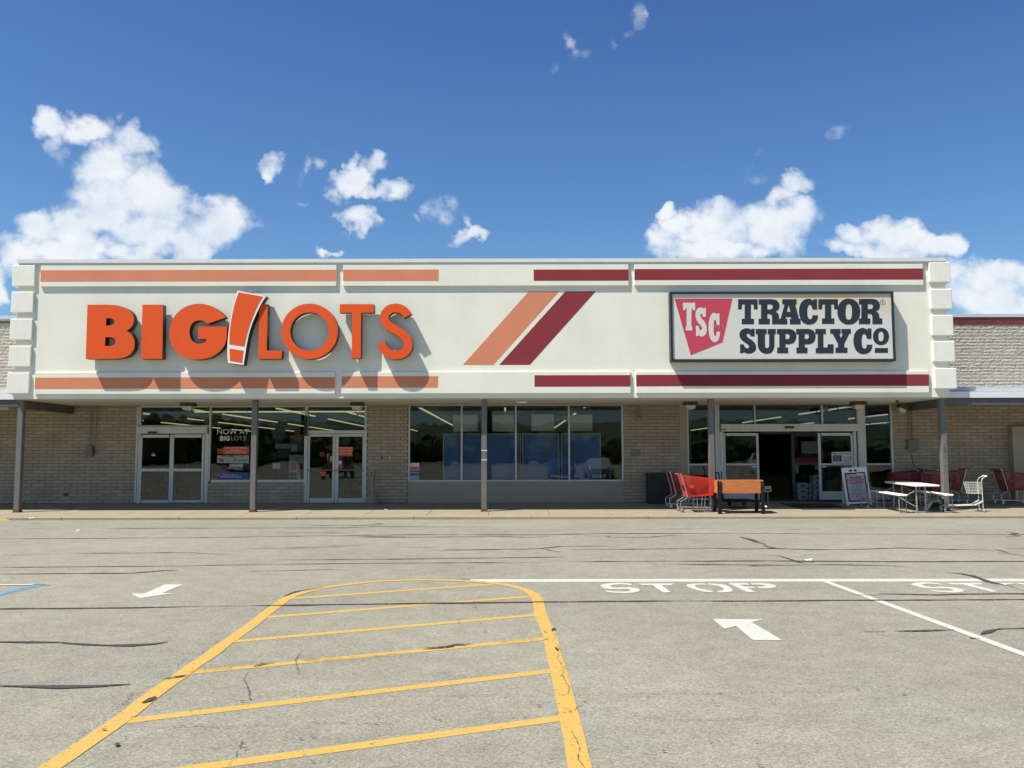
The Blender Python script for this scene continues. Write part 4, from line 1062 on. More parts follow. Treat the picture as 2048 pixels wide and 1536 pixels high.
# ------------------------------------------------------------------ window vinyl and posters
GY = W_Y + .046
def pq(a, b, t, d, m, name, parent, Y=GY, th=.003):
    return MB().box(wx(a, (t+d)/2), wx(b, (t+d)/2), Y-th, Y, wzp(d), wzp(t)).build(name, m, parent)
def wt(body, cx, cy, hpx, m, parent, Y=GY-.004, name='lettering', **kw):
    q = F(cx, cy, W_Y)
    return wall_text(name, body, q.x, q.z, Y, hpx/64.4/.70, m, parent, **kw)
v = empty('window_vinyl'); tag(v, 'white thin lettering NOW AT over bold lettering on dark glass left of a post', 'window sign')
wt('NOW AT', 465, 864, 10.5, M_white_pl, v, offset=-.002, squeeze=1.04)
wt('BIG', 448.5, 877.2, 8.6, M_print_w, v, offset=.009, squeeze=.98, spacing=1.08)
wt('LOTS', 475.5, 877.0, 9.0, M_print_w, v, offset=-.004, squeeze=1.0)
upright('exclamation_print', [fpoly([(489.5,871.5),(494,872),(491.3,878.6),(489.5,878.4)], GY-.003)], GY-.003, .002, M_print_r, v)
v2 = empty('window_poster'); tag(v2, 'orange price banner with three pale text lines on the dark window left of a post', 'poster', 'posters stuck to the shop windows')
pq(445.5, 497, 892.5, 907.5, M_print_o, 'sheet', v2); pq(434, 445.3, 896, 906, M_print_r, 'sheet', v2)
for b_, y_ in (('OUR LOWEST PRICES', 895.8), ('ON SELECT', 900.4), ('HOME & FURNITURE', 904.6)): wt(b_, 471, y_, 2.9, M_print_w, v2)
v3 = empty('window_poster'); tag(v3, 'pale green banner with black heading and small flag picture under the orange banner', 'poster', 'posters stuck to the shop windows')
pq(433.5, 497, 909.5, 925, M_print_g, 'sheet', v3); wt('TWO EASIER', 454.5, 912.6, 3.0, M_print_k, v3, offset=.002); wt('TODAY', 482, 912.6, 2.6, M_print_r, v3)
pq(437, 447, 916.5, 922.5, M_print_r, 'picture', v3, Y=GY-.0035); pq(441.5, 446.8, 916.8, 919, M_print_b, 'picture', v3, Y=GY-.007)
upright('ring', [fpoly(ellipse(470, 919.3, 3.1, 3.1, 20), GY-.004), fpoly(ellipse(470, 919.3, 2.2, 2.2, 20), GY-.004)], GY-.006, .002, M_print_k, v3)
pq(475, 494.5, 919.6, 920.8, M_dkgrey, 'text_line', v3, Y=GY-.0035); pq(450, 457, 918.5, 919.3, M_dkgrey, 'text_line', v3, Y=GY-.0035)
v4 = empty('window_vinyl'); tag(v4, 'small white lettering BUY ONLINE low on the dark window', 'window sign')
wt('BUY', 446.5, 931.3, 4.6, M_dkgrey, v4, offset=-.002); wt('ONLINE', 471.5, 931.2, 5.2, M_print_w, v4, offset=.003); pq(469, 484, 937.3, 938.2, M_print_g, 'text_line', v4)
v5 = empty('window_poster'); tag(v5, 'blue and orange swoosh banner at the bottom of the left shop window', 'poster', 'posters stuck to the shop windows')
pq(433.5, 496, 944, 959, M_print_b, 'sheet', v5)
upright('swoosh', [fpoly(outline([[(433.6,949.5),(445,945.5),(458,943.2)],[(460,944.3),(447,947.5),(433.6,952)]]), GY-.005)], GY-.005, .0015, M_print_o, v5)
wt('FINALLY. RENT IT.', 461, 950.4, 2.6, M_print_w, v5); wt('FURNITURE IS BIG SAVINGS', 461, 954.0, 2.4, M_print_w, v5)
# cluster by the operator box
v6 = empty('window_poster'); tag(v6, 'red topped sheet with grey pictures in the window beside the double doors', 'poster', 'posters stuck to the shop windows')
IY = W_Y + .066
pq(579.5, 606, 868, 903, M_dkgrey, 'sheet', v6, Y=IY); pq(579.5, 606, 868, 875.5, M_print_r, 'heading', v6, Y=IY-.004)
pq(581.5, 593, 888, 901.5, M_print_g, 'picture', v6, Y=IY-.004); pq(595, 605, 888, 901.5, M_dkgrey, 'picture', v6, Y=IY-.004)
v7 = empty('window_poster'); tag(v7, 'tall grey help wanted sheet with a yellow note at its lower corner', 'poster', 'posters stuck to the shop windows')
pq(577, 605.5, 909, 962, M_print_g, 'sheet', v7, Y=IY); wt('PIN FAST', 594, 914.8, 3.2, M_print_k, v7, Y=IY-.005); wt('$837', 594, 920, 3.4, M_print_r, v7, Y=IY-.005)
pq(580.5, 592, 926, 938, M_print_r, 'picture', v7, Y=IY-.004); pq(596, 604.5, 926, 938, M_dkgrey, 'picture', v7, Y=IY-.004)
pq(578, 592, 945, 950.5, M_print_k, 'text_block', v7, Y=IY-.004); pq(578, 592, 953, 961.5, M_print_k, 'text_block', v7, Y=IY-.004)
pq(592.8, 604.8, 944.5, 953, M_print_y, 'note', v7, Y=IY-.004); pq(594, 604, 955, 961, M_print_w, 'note', v7, Y=IY-.004)
v8 = MB().box(wx(544.5), wx(560), IY-.003, IY, wzp(936), wzp(924.5)).build('paper_notice', M_print_w); tag(v8, 'small white paper notice low in the window behind the second post', 'notice')
v9 = empty('hanging_sign'); tag(v9, 'hanging green and white ad board inside the left shop window', 'sign')
pq(535, 571, 886, 896, M_print_g, 'board', v9, Y=W_Y+.9); pq(539, 566, 897.5, 914, M_dkgrey, 'board', v9, Y=W_Y+.9)
MB().tube((F(553,886,W_Y+.9).x-.2, W_Y+.9, F(553,886,W_Y+.9).z), (F(553,886,W_Y+.9).x, W_Y+.9, F(553,866,W_Y+.9).z), .006, 5).build('wire', M_alu, v9)
MB().tube((F(553,886,W_Y+.9).x+.2, W_Y+.9, F(553,886,W_Y+.9).z), (F(553,886,W_Y+.9).x, W_Y+.9, F(553,866,W_Y+.9).z), .006, 5).build('wire', M_alu, v9)
# door stickers
DYG = W_Y + .022
v10 = empty('door_sign'); tag(v10, 'orange opening hours sign on the right leaf of the double doors', 'sign')
pq(677.5, 705, 893, 911.5, M_print_o, 'sheet', v10, Y=DYG); wt('STORE HOURS', 691, 896.4, 2.8, M_print_w, v10, Y=DYG-.005); wt('8 AM - 9 PM', 691, 901.5, 3.2, M_print_w, v10, Y=DYG-.005); wt('9 AM - 9 PM', 691, 907, 3.2, M_print_w, v10, Y=DYG-.005)
v11 = empty('door_sticker'); tag(v11, 'red ring no smoking sticker on the left leaf of the double doors', 'sticker')
upright('ring', [fpoly(ellipse(644, 908.5, 4.6, 4.6, 24), DYG), fpoly(ellipse(644, 908.5, 3.2, 3.2, 24), DYG)], DYG-.003, .002, M_print_r, v11)
upright('ring_bar', [fpoly([(641.2,906.3),(642,905.5),(646.8,910.7),(646,911.5)], DYG)], DYG-.0015, .001, M_print_r, v11)
for a, b, t, d, m, lb in [(639.5,652,942.5,951,M_print_o,'small orange sticker below the push bar of the left door leaf'),(677,683,921,928,M_print_w,'small white square sticker at the edge of the right door leaf'),
                       (677.5,685.5,929,933.5,mat('green_print',(.07,.22,.05),.5),'small green sticker above the push bar of the right door leaf'),(677.5,685,934,937.5,M_print_r,'small red sticker just above the push bar of the right door leaf'),
                       (660,664.3,912,922,M_print_y,'yellow paper strip at the inner edge of the left door leaf')]:
    o = pq(a, b, t, d, m, 'door_sticker', None, Y=DYG); tag(o, lb, 'sticker', 'stickers on the double doors')
o = empty('door_sticker'); tag(o, 'red stop sign sticker on the glass of the left sliding door', 'sticker')
upright('sheet', [fpoly(ellipse(307, 909, 4.6, 4.0, 8), W_Y+.02)], W_Y+.018, .002, M_print_r, o); MB().box(wx(303.6), wx(310.4), W_Y+.014, W_Y+.0165, wzp(910.3), wzp(907.9)).build('text_line', M_print_w, o)
o = empty('window_poster'); tag(o, 'white rewards poster low at the left edge of the middle window', 'poster', 'posters stuck to the shop windows')
pq(819.8, 838, 925.5, 941, M_print_w, 'sheet', o, Y=IY-.02); pq(821, 837, 933, 940.5, M_print_o, 'picture', o, Y=IY-.024); pq(819.8, 838, 941.2, 950.5, M_print_b, 'sheet', o, Y=IY-.02)
wt('REWARDS', 829, 945.6, 2.6, M_print_w, o, Y=IY-.025); pq(819.8, 838, 950.8, 959, M_print_g, 'sheet', o, Y=IY-.02)
# hours board on the right sliding door, little notices
o = empty('hours_sign'); tag(o, 'white framed store hours sign with a black day list on the right sliding door', 'sign')
upright('board', [fpoly(outline([[(1663,905.5),(1664,904.4),(1665.5,904.2)],[(1701,903.6),(1702.8,904.2),(1703.6,905.8)],[(1704.6,923.5),(1704,925),(1702.3,925.6)],[(1666,926.4),(1664.3,925.8),(1663.7,924.3)]]), W_Y)], W_Y-.012, .01, M_print_w, o)
YH = W_Y-.013
pq(1665.3, 1682.5, 912, 924.5, M_print_k, 'day_panel', o, Y=YH, th=.002)
wt('TRACTOR SUPPLY', 1684, 907.8, 3.4, M_print_r, o, Y=YH-.003, offset=.002)
for b_, y_ in (('MON-FRI', 914.6), ('SATURDAY', 918.4), ('SUNDAY', 922.2)): wt(b_, 1673, y_, 2.2, M_print_w, o, Y=YH-.005)
for b_, y_ in (('STORE HOURS', 914), ('8:00 - 9:00', 917), ('8:00 - 9:00', 920), ('9:00 - 8:00', 923)): wt(b_, 1692.5, y_, 2.0, M_print_k, o, Y=YH-.003)
pq(1700.6, 1702, 913, 924, M_print_k, 'side_bar', o, Y=YH, th=.002)
for a in (1505.5, 1644.5):
    o = pq(a, a+8, 933, 935.6, M_print_w, 'door_label', None, Y=W_Y+.02)
    tag(o, 'small white door label on the %s automatic door of the right entrance' % ('left' if a < 1600 else 'right'), 'label', 'labels on the automatic doors')

# ------------------------------------------------------------------ behind the glass
M_blue_board = mat('blue_display_back', (.105, .205, .44), .6, var=.08, scale=1.3)
M_board_edge = mat('tan_board_edge', (.6, .52, .3), .7)
BYD = W_Y + .30
def iq(a, b, t, d, Y): q0 = F(a, (t+d)/2, Y); q1 = F(b, (t+d)/2, Y); return q0.x, q1.x, F(1024, d, Y).z, F(1024, t, Y).z
k = 0
for a, b, lb in [(886,1042,'wide blue display back board behind the middle window, leftmost'), (1044,1119,'blue display back board behind the middle window, between the other two'), (1122,1202,'blue display back board behind the middle window, rightmost')]:
    x0, x1, z0, z1 = iq(a, b, 867, 975, BYD)
    o = empty('display_board'); tag(o, lb, 'board', 'blue boards in the middle window')
    MB().box(x0+.03, x1-.03, BYD+.004, BYD+.03, zg, z1-.03).build('panel', M_blue_board, o)
    MB().box(x0, x0+.03, BYD, BYD+.04, zg, z1).build('edge_strip', M_board_edge, o); MB().box(x1-.03, x1, BYD, BYD+.04, zg, z1).build('edge_strip', M_board_edge, o)
    MB().box(x0+.03, x1-.03, BYD, BYD+.04, z1-.03, z1).build('edge_strip', M_board_edge, o)
M_int_white = mat('white_ceiling_sign', (.80, .82, .76), .6, var=.03)
for a, b, t, d, lb in [(906,955,830,863,'leftmost white board hanging behind the middle window'),(985,1028,830,863,'second white board hanging behind the middle window'),(1063,1108,829,862,'third white board hanging behind the middle window'),(1140,1185,830,862,'rightmost white board hanging behind the middle window')]:
    Y_ = W_Y + .8; x0, x1, z0, z1 = iq(a, b, t, d, Y_)
    o = empty('hanging_board'); tag(o, lb, 'board', 'white boards hanging in the middle window')
    MB().box(x0, x1, Y_, Y_+.02, z0, z1).build('board', M_int_white, o)
    for xx in (x0+.05, x1-.05): MB().tube((xx, Y_+.01, z1), (xx, Y_+.01, ZI), .004, 5).build('wire', M_alu, o)
# shelving with goods deep in both shops
GC = [mat('goods_%s' % n, c_, .6, var=.1) for n, c_ in (('red', (.35,.04,.03)), ('blue', (.05,.08,.25)), ('white', (.5,.5,.46)), ('yellow', (.45,.33,.05)), ('green', (.06,.18,.07)), ('brown', (.2,.12,.06)))]
spots = [(-17.5, 33, 'far left'), (-13.6, 34, 'behind the sliding door'), (-9.6, 35.5, 'behind the first post'), (-5.6, 36, 'left of the blue boards'), (-1.5, 38, 'behind the blue boards'), (2.6, 34, 'right of the blue boards'),
         (8.0, 36.5, 'behind the open entrance'), (12.2, 35, 'behind the right entrance glass')]
for sx, sy, lb in spots:
    o = empty('store_shelf'); tag(o, 'dark store shelf with mixed goods deep inside the shop, ' + lb, 'shelf', 'shelves inside the shops')
    fr_ = MB(); fr_.box(sx-1.2, sx+1.2, sy+.24, sy+.27, zg, zg+1.6)
    for z in (.1, .5, .9, 1.3): fr_.box(sx-1.2, sx+1.2, sy-.22, sy+.235, zg+z-.02, zg+z)
    fr_.build('rack', M_dkgrey, o)
    gd = MB()
    for z in (.1, .5, .9, 1.3):
        x_ = sx-1.15
        while x_ < sx+1.1:
            w_ = R.uniform(.10, .3); gd.mi = R.randrange(6); gd.box(x_, x_+w_-.02, sy-.18, sy+.1, zg+z+.002, zg+z+R.uniform(.15, .32)); x_ += w_
    tag(gd.build('goods', GC, o), kind='stuff')
# ------------------------------------------------------------------ things on the wall and the soffit
M_box_g = mat('grey_green_box_paint', (.155, .17, .145), .6, var=.05, dirt=(.1, .1, .08), dirt_amt=.5, dscale=(4, 4, 4))
def wall_box(a, b, t, d, label, pipes, dep=.16, m=None, lever=None):
    x0, x1 = wx(a, t), wx(b, t); z0, z1 = wzp(d), wzp(t)
    o = empty('electrical_box', ((x0+x1)/2, W_Y, z0)); tag(o, label, 'electrical box', 'electrical boxes on the block wall')
    w = (x1-x0)/2; h = z1-z0
    MB().bbox(-w, w, -dep, -.006, 0, h, .012).build('case', m or M_box_g, o)
    MB().box(-w+.015, w-.015, -dep-.006, -dep-.001, .015, h-.015).build('door', m or M_box_g, o)
    for px_ in pipes:
        X = wx(px_, t)-(x0+x1)/2
        p = MB(); p.tube((X, -.05, h), (X, -.05, ZW-z0-.01), .014, 8)
        for zz in (.35, .8): 
            if zz < ZW-z0-h: p.cbox((X, -.03, h+zz), (.07, .045, .02))
        p.build('conduit', M_mortar2, o)
    if lever: MB().tube((w+.002, -.08, h*.7), (w+.05, -.10, h*.3), .012).build('lever', M_black, o)
    return o
M_mortar2 = mat('painted_conduit', (.24, .21, .16), .7, var=.08)
wall_box(177.5, 189.5, 889.5, 911, 'small grey green switch box with two conduits left of the sliding door', (181, 192.5), lever=True)
wall_box(1812, 1834, 881, 902, 'wide grey box with two conduits right of the right entrance', (1817.5, 1824), dep=.14)
wall_box(1270.5, 1281, 833, 843, 'little junction box with two short conduits high up right of the middle window', (1273.5, 1279), dep=.10, m=M_mortar2)
o = MB().tube((wx(1820), W_Y-.01, wzp(902)), (wx(1829), W_Y-.012, wzp(945)), .008, 6).build('loose_cable', M_dkgrey); tag(o, 'thin dark cable hanging from the wide grey box', 'cable')
o = MB().bbox(wx(1262), wx(1280), W_Y-.03, W_Y-.004, wzp(911.3), wzp(899), .004).build('wall_plate', M_box_g); tag(o, 'flat grey green blank plate on the blocks right of the middle window', 'plate')
o = MB().bbox(wx(131), wx(141), W_Y-.02, W_Y-.004, wzp(990), wzp(984.5), .003).build('wall_vent', M_dkgrey); tag(o, 'small dark vent low in the block wall at left', 'vent')
for px_, py_, m, lb in ((764.5, 915, M_dkgrey, 'dark round wall plug between the double doors and middle window'), (779.5, 915, M_print_w, 'white flaked spot plate between the double doors and middle window')):
    o = MB().lathe([(.02, 0), (.035, .01), (.03, .03)], (0, 0, 0), 10, 'Y').build('wall_plug', m, None, loc=(wx(px_), W_Y-.034, wzp(py_))); tag(o, lb, 'wall plug')
M_bowl = mat('cream_light_lens', (.48, .44, .33), .35, var=.05)
def soffit_light(px, py, label, w=.40, tilt=0, Y=25.85):
    q = F(px, py, Y)
    o = empty('canopy_light', (q.x, Y, ZS)); tag(o, label, 'light fixture', 'light fixtures under the canopy')
    if tilt: o.rotation_euler = (0, rad(tilt), 0); o.location.z -= .09
    h = w/2
    MB().hexa([(-h*.86,-h*.86,-.001),(h*.86,-h*.86,-.001),(h*.86,h*.86,-.001),(-h*.86,h*.86,-.001),(-h,-h,-.095),(h,-h,-.095),(h,h,-.095),(-h,h,-.095)][4:] + [(-h*.86,-h*.86,-.001),(h*.86,-h*.86,-.001),(h*.86,h*.86,-.001),(-h*.86,h*.86,-.001)]).build('housing', M_dkgrey, o)
    b = MB(); b.lathe([(h*.45, -.215), (h*.80, -.19), (h*.92, -.10)], (0, 0, 0), 4)
    me = b.mesh('lens', M_bowl); me.transform(Matrix.Rotation(rad(45), 4, 'Z') @ Matrix.Scale(1.08, 4)); me.transform(Matrix.Translation((0,0,0)))
    link('lens', me, o)
    return o
soffit_light(377, 806, 'square light fixture with cream lens above the left sliding door')
soffit_light(714.5, 805, 'square light fixture with cream lens above the double doors')
soffit_light(1380, 803, 'square light fixture with cream lens left of the post behind the planter')
soffit_light(1716, 802, 'square light fixture with cream lens above the white entrance column')
soffit_light(1806, 800, 'tilted loose light fixture near the right cross beam', w=.30, tilt=22, Y=26.4)
o = MB().lathe([(.12, -.05), (.16, -.03), (.16, 0)], (0, 0, 0), 20).build('ceiling_speaker', M_white_pl, None, loc=(F(1044, 803, 25.6).x, 25.6, ZS-.001)); tag(o, 'round white speaker in the soffit above the middle window', 'speaker')
o = empty('security_camera', (F(1650, 808, 26.9).x, 26.9, ZS)); tag(o, 'small pale camera under the soffit above the right entrance', 'camera')
MB().tube((-.08, 0, 0), (-.02, 0, -.10), .01).build('bracket', M_dkgrey, o); MB().lathe([(.02, -.09), (.065, -.06), (.075, 0), (.06, .05), (.02, .07)], (.02, 0, -.16), 14).build('housing', M_box_g, o)
o = MB().box(F(1794.5, 802, 25.2).x-.025, F(1794.5, 802, 25.2).x+.025, 25.18, 25.24, ZS-.07, ZS-.001).build('soffit_sensor', M_dkgrey); tag(o, 'tiny dark sensor block on the soffit near the right end', 'sensor')

# ------------------------------------------------------------------ smokers post and bin
M_tan = mat('tan_moulded_plastic', (.30, .235, .16), .6, var=.06)
o = empty('ash_post', (wx(745.5)*.99, 27.2, wz(27.2))); tag(o, 'tan bottle shaped cigarette ash post beside the double doors', 'ash bin')
MB().lathe([(.02,0),(.185,0),(.19,.02),(.185,.12),(.15,.21),(.09,.27),(.055,.33),(.045,.8),(.05,.86)], n=24).build('body', M_tan, o, smooth=True)
MB().bbox(-.075, .065, -.06, .06, .861, .99, .015).build('head', M_tan, o); MB().box(-.05, .0, -.062, -.0605, .90, .95).build('opening', M_black, o)
M_bin = mat('black_slatted_plastic', (.022, .026, .024), .5, var=.1)
bx0, bx1 = F(1296.5, 975, 26.85).x, F(1340, 975, 26.85).x
o = empty('litter_bin', ((bx0+bx1)/2, 27.1, wz(27.1))); tag(o, 'black square litter bin with upright slats against the block wall', 'litter bin')
hw = (bx1-bx0)/2; hb = F(1310, 947, 26.85).z - wz(26.85)
MB().box(-hw+.03, hw-.03, -.23, .25, .02, hb-.07).build('liner', M_black, o)
MB().bbox(-hw-.01, hw+.01, -.28, .28, hb-.065, hb, .015).build('rim', M_bin, o); MB().bbox(-hw, hw, -.27, .27, .0, .05, .01).build('base', M_bin, o)
ns_ = 11
for i in range(ns_):
    a = -hw + 2*hw*i/ns_
    MB().bbox(a+.006, a+2*hw/ns_-.006, -.265, -.235, .052, hb-.068, .005).build('slat', M_bin, o)
for i in range(8):
    a = -.23 + .46*i/8
    MB().box(-hw, -hw+.025, a+.005, a+.052, .052, hb-.068).build('slat', M_bin, o)

# ------------------------------------------------------------------ shopping carts
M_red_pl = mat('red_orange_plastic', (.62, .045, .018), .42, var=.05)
M_shade_red_pl = mat('shade_darkened_red_plastic', (.22, .014, .018), .42, var=.06)  # red cart plastic with the canopy shade put into its colour
M_rubber = mat('grey_rubber', (.10, .10, .10), .8)
M_hub = mat('pale_hub', (.4, .4, .38), .6)
def lattice(mb, P00, P10, P11, P01, nu=12, nv=7, th=.006, wd=.010, diag=True, solid_border=.03):
    """woven panel between four corners: crossed bars plus a solid border"""
    P00, P10, P11, P01 = map(Vector, (P00, P10, P11, P01))
    def S(u, v): return (P00*(1-u)+P10*u)*(1-v) + (P01*(1-u)+P11*u)*v
    nrm = (P10-P00).cross(P01-P00).normalized()*th/2
    W_, H_ = (P10-P00).length, (P01-P00).length
    def bar(a, b, w):
        A, B = S(*a), S(*b); d = (B-A); 
        if d.length < .01: return
        sd_ = d.normalized().cross(nrm.normalized())*w/2
        mb.hexa([A-sd_-nrm, A+sd_-nrm, A+sd_+nrm, A-sd_+nrm, B-sd_-nrm, B+sd_-nrm, B+sd_+nrm, B-sd_+nrm])
    asp = H_/W_
    step = 1.0/nu
    if diag:
        k = -asp
        t = -asp
        while t < 1:
            for sgn in (1, -1):
                a0 = t if sgn > 0 else 1-t           # u at v=0
                # u = a0 + sgn*asp*v
                v0, v1 = 0.0, 1.0
                if sgn > 0:
                    if a0 < 0: v0 = -a0/asp
                    if a0+asp > 1: v1 = (1-a0)/asp
                else:
                    if a0 > 1: v0 = (a0-1)/asp
                    if a0-asp < 0: v1 = a0/asp
                if v1 > v0: bar((a0+sgn*asp*v0, v0), (a0+sgn*asp*v1, v1), wd)
            t += step
    else:
        for i in range(1, nu): bar((i/nu, 0), (i/nu, 1), wd)
        for j in range(1, nv): bar((0, j/nv), (1, j/nv), wd)
    for a, b in (((0, 0), (1, 0)), ((1, 0), (1, 1)), ((1, 1), (0, 1)), ((0, 1), (0, 0))): bar(a, b, solid_border)
def cart(label, x, y, rz, m, group='shopping carts standing in front of the shop', seat=True):
    """long axis = local x, nose at +x, handle at -x"""
    o = empty('shopping_cart', (x, y, wz(y)), rz); tag(o, label, 'shopping cart', group)
    L0t, L0b, L1t, L1b = -.36, -.22, .50, .46      # basket ends, top and bottom
    wt0, wb0, wt1, wb1 = .29, .25, .22, .18
    zt0, zb0, zt1, zb1 = .99, .42, .90, .46
    k = {}
    for s in (-1, 1):
        k['t0', s] = (L0t, s*wt0, zt0); k['b0', s] = (L0b, s*wb0, zb0); k['t1', s] = (L1t, s*wt1, zt1); k['b1', s] = (L1b, s*wb1, zb1)
    for s in (-1, 1):
        mb = MB(); lattice(mb, k['b0', s], k['b1', s], k['t1', s], k['t0', s], nu=11); mb.build('basket_side', m, o)
        MB().cbox((-.14, s*.288, .70), (.13, .012, .085)).build('basket_badge', m, o)
    mb = MB(); lattice(mb, k['b1', -1], k['b1', 1], k['t1', 1], k['t1', -1], nu=7); mb.build('basket_front', m, o)
    mb = MB(); lattice(mb, k['b0', -1], k['b0', 1], k['t0', 1], k['t0', -1], nu=8); mb.build('basket_gate', m, o)
    mb = MB(); lattice(mb, k['b0', -1], k['b1', -1], k['b1', 1], k['b0', 1], nu=10, diag=False, nv=6); mb.build('basket_floor', m, o)
    fr = MB()
    for s in (-1, 1):
        fr.path([(-.47, s*.27, 1.03), (-.41, s*.275, 1.04), (-.24, s*.25, .42), (-.27, s*.245, .38), (-.43, s*.25, .29), (-.44, s*.25, .13), (.36, s*.20, .12), (.46, s*.14, .10)], .012, 7)
        fr.tube((.02, s*.215, .12), (.03, s*.21, .44), .010, 6); fr.tube((.22, s*.20, .12), (.26, s*.19, .45), .010, 6)
    fr.tube((.46, -.14, .10), (.46, .14, .10), .012, 6).tube((-.43, -.25, .29), (-.43, .25, .29), .010, 6)
    for i in range(5): fr.tube((-.40+i*.18, -.23+i*.012, .15), (-.40+i*.18, .23-i*.012, .15), .006, 5)
    fr.build('frame', M_chrome, o)
    MB().tube((-.47, -.29, 1.03), (-.47, .29, 1.03), .018, 10).build('handle', m, o)
    if seat:
        sb = MB(); lattice(sb, (-.20, -.25, .72), (-.20, .25, .72), (-.16, .255, .96), (-.16, -.255, .96), nu=8, nv=4, diag=False, wd=.006, solid_border=.012)
        sb.build('child_seat', M_chrome, o); MB().cbox((-.28, 0, .99), (.12, .40, .02)).build('seat_flap', M_dkgrey, o)
    for sx, sy in ((-.40, .245), (-.40, -.245), (.37, .17), (.37, -.17)):
        w_ = MB().lathe([(.045, -.014), (.062, -.012), (.062, .012), (.045, .014)], (sx, sy, .062), 16, 'Y').build('wheel', M_rubber, o)
        MB().lathe([(.03, -.0165), (.042, -.0155), (.042, .0155), (.03, .0165)], (sx, sy, .062), 14, 'Y').build('hub', M_hub, w_)
        f_ = MB(); f_.cbox((sx+.0, sy+.022, .09), (.03, .005, .085)).cbox((sx, sy-.022, .09), (.03, .005, .085)).cbox((sx, sy, .134), (.04, .05, .008)); f_.build('fork', M_chrome, w_)
    return o
xa_ = F(1380, 1015, 24.35)
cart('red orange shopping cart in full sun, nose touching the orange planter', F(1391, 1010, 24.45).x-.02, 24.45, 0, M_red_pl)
cart('shaded red shopping cart parked behind the sunlit cart at the black bin', F(1362, 1008, 25.55).x+.05, 25.55, rad(3), M_shade_red_pl)
cart('red cart under the canopy with its back beside the right entrance glass', F(1815, 1003, 26.9).x, 26.9, rad(184), M_shade_red_pl)
cart('red cart behind the white table, nose turned towards the parking lot', F(1868, 1010, 26.0).x, 26.0, rad(-96), M_shade_red_pl)
cart('red cart right of the rightmost post, handle to the right', F(1902, 1004, 26.7).x-.05, 26.7, rad(181), M_shade_red_pl)
cart('shade-darkened red shopping cart cut by the right photo edge, handle to the left', F(2022, 1003, 26.5).x+.05, 26.5, rad(-3), M_shade_red_pl)
# black flat trolley handle behind the planter
M_blk_m = mat('black_steel', (.012, .011, .010), .6, spec=.2)
def kid_cart(label, x, y, rz, m, basket=True):
    o = empty('hand_basket_cart', (x, y, wz(y)), rz); tag(o, label, 'basket cart', 'narrow basket carts near the white table')
    fr = MB()
    for s in (-1, 1):
        fr.path([(.07, s*.13, .08), (.06, s*.13, .86), (.10, s*.12, .92), (.20, s*.11, .97)], .011, 7)
        fr.path([(.06, s*.13, .30), (-.14, s*.15, .19), (-.86, s*.19, .16), (-.95, s*.18, .10)], .016, 6)
        fr.cbox((-.03, s*.14, .245), (.24, .02, .05), ry=rad(-28))
    fr.tube((-.95, -.18, .10), (-.95, .18, .10), .011, 6).tube((.05, -.13, .5), (.05, .13, .5), .008, 6).tube((.05, -.13, .3), (.05, .13, .3), .008, 6)
    fr.build('frame', m, o)
    MB().tube((.20, -.12, .97), (.20, .12, .97), .02, 10).build('handle', M_white_pl, o)
    b = MB(); z0, z1 = (.50, .80)
    kk = [(-.30, .15), (.04, .15)]
    for s in (-1, 1): lattice(b, (-.24, s*.11, z0), (.03, s*.11, z0), (.04, s*.15, z1), (-.30, s*.15, z1), nu=7, nv=4, diag=False, th=.004, wd=.006, solid_border=.014)
    lattice(b, (-.24, -.11, z0), (-.24, .11, z0), (-.30, .15, z1), (-.30, -.15, z1), nu=6, nv=4, diag=False, th=.004, wd=.006, solid_border=.014)
    lattice(b, (.03, -.11, z0), (.03, .11, z0), (.04, .15, z1), (.04, -.15, z1), nu=6, nv=4, diag=False, th=.004, wd=.006, solid_border=.014)
    lattice(b, (-.24, -.11, z0), (.03, -.11, z0), (.03, .11, z0), (-.24, .11, z0), nu=7, nv=6, diag=False, th=.004, wd=.006)
    if basket: b.build('basket', m, o)
    for sx, sy in ((.08, .14), (.08, -.14), (-.92, .15), (-.92, -.15)):
        w_ = MB().lathe([(.04, -.012), (.055, -.01), (.055, .01), (.04, .012)], (sx, sy, .055), 16, 'Y').build('wheel', M_rubber, o)
        MB().lathe([(.028, -.0145), (.038, -.0135), (.038, .0135), (.028, .0145)], (sx, sy, .055), 12, 'Y').build('hub', m, w_)
    return o
M_dim_wire = mat('dull_grey_wire', (.24, .24, .23), .5, metal=.4)
M_cream_w = mat('cream_coated_wire', (.56, .57, .48), .45, var=.04)
kid_cart('small cream basket cart right of the rightmost post, half in sun', F(1966, 1015, 24.2).x-.08, 24.28, rad(-6), M_cream_w)
kid_cart('slim grey basket cart in front of the leaning poster board', F(1738, 1012, 25.2).x, 25.35, rad(200), M_dim_wire, False)

# ------------------------------------------------------------------ cedar planter
def wood(name, col):
    m = bpy.data.materials.new(name); m.use_nodes = True; t = m.node_tree; n = t.nodes; l = t.links
    b = n['Principled BSDF']; b.inputs['Roughness'].default_value = .65
    ge = n.new('ShaderNodeNewGeometry'); mp = n.new('ShaderNodeMapping'); mp.inputs['Scale'].default_value = (1.2, 1.2, 16); l.new(ge.outputs['Position'], mp.inputs[0])
    nz = n.new('ShaderNodeTexNoise'); nz.inputs['Scale'].default_value = 2.2; nz.inputs['Detail'].default_value = 8; nz.inputs['Distortion'].default_value = 1.4; l.new(mp.outputs[0], nz.inputs['Vector'])
    cr = n.new('ShaderNodeValToRGB'); cr.color_ramp.elements[0].position = .3; cr.color_ramp.elements[1].position = .75
    cr.color_ramp.elements[0].color = (*[c_*.62 for c_ in col], 1); cr.color_ramp.elements[1].color = (*[min(1, c_*1.15) for c_ in col], 1)
    l.new(nz.outputs[0], cr.inputs[0]); l.new(cr.outputs[0], b.inputs['Base Color']); return m
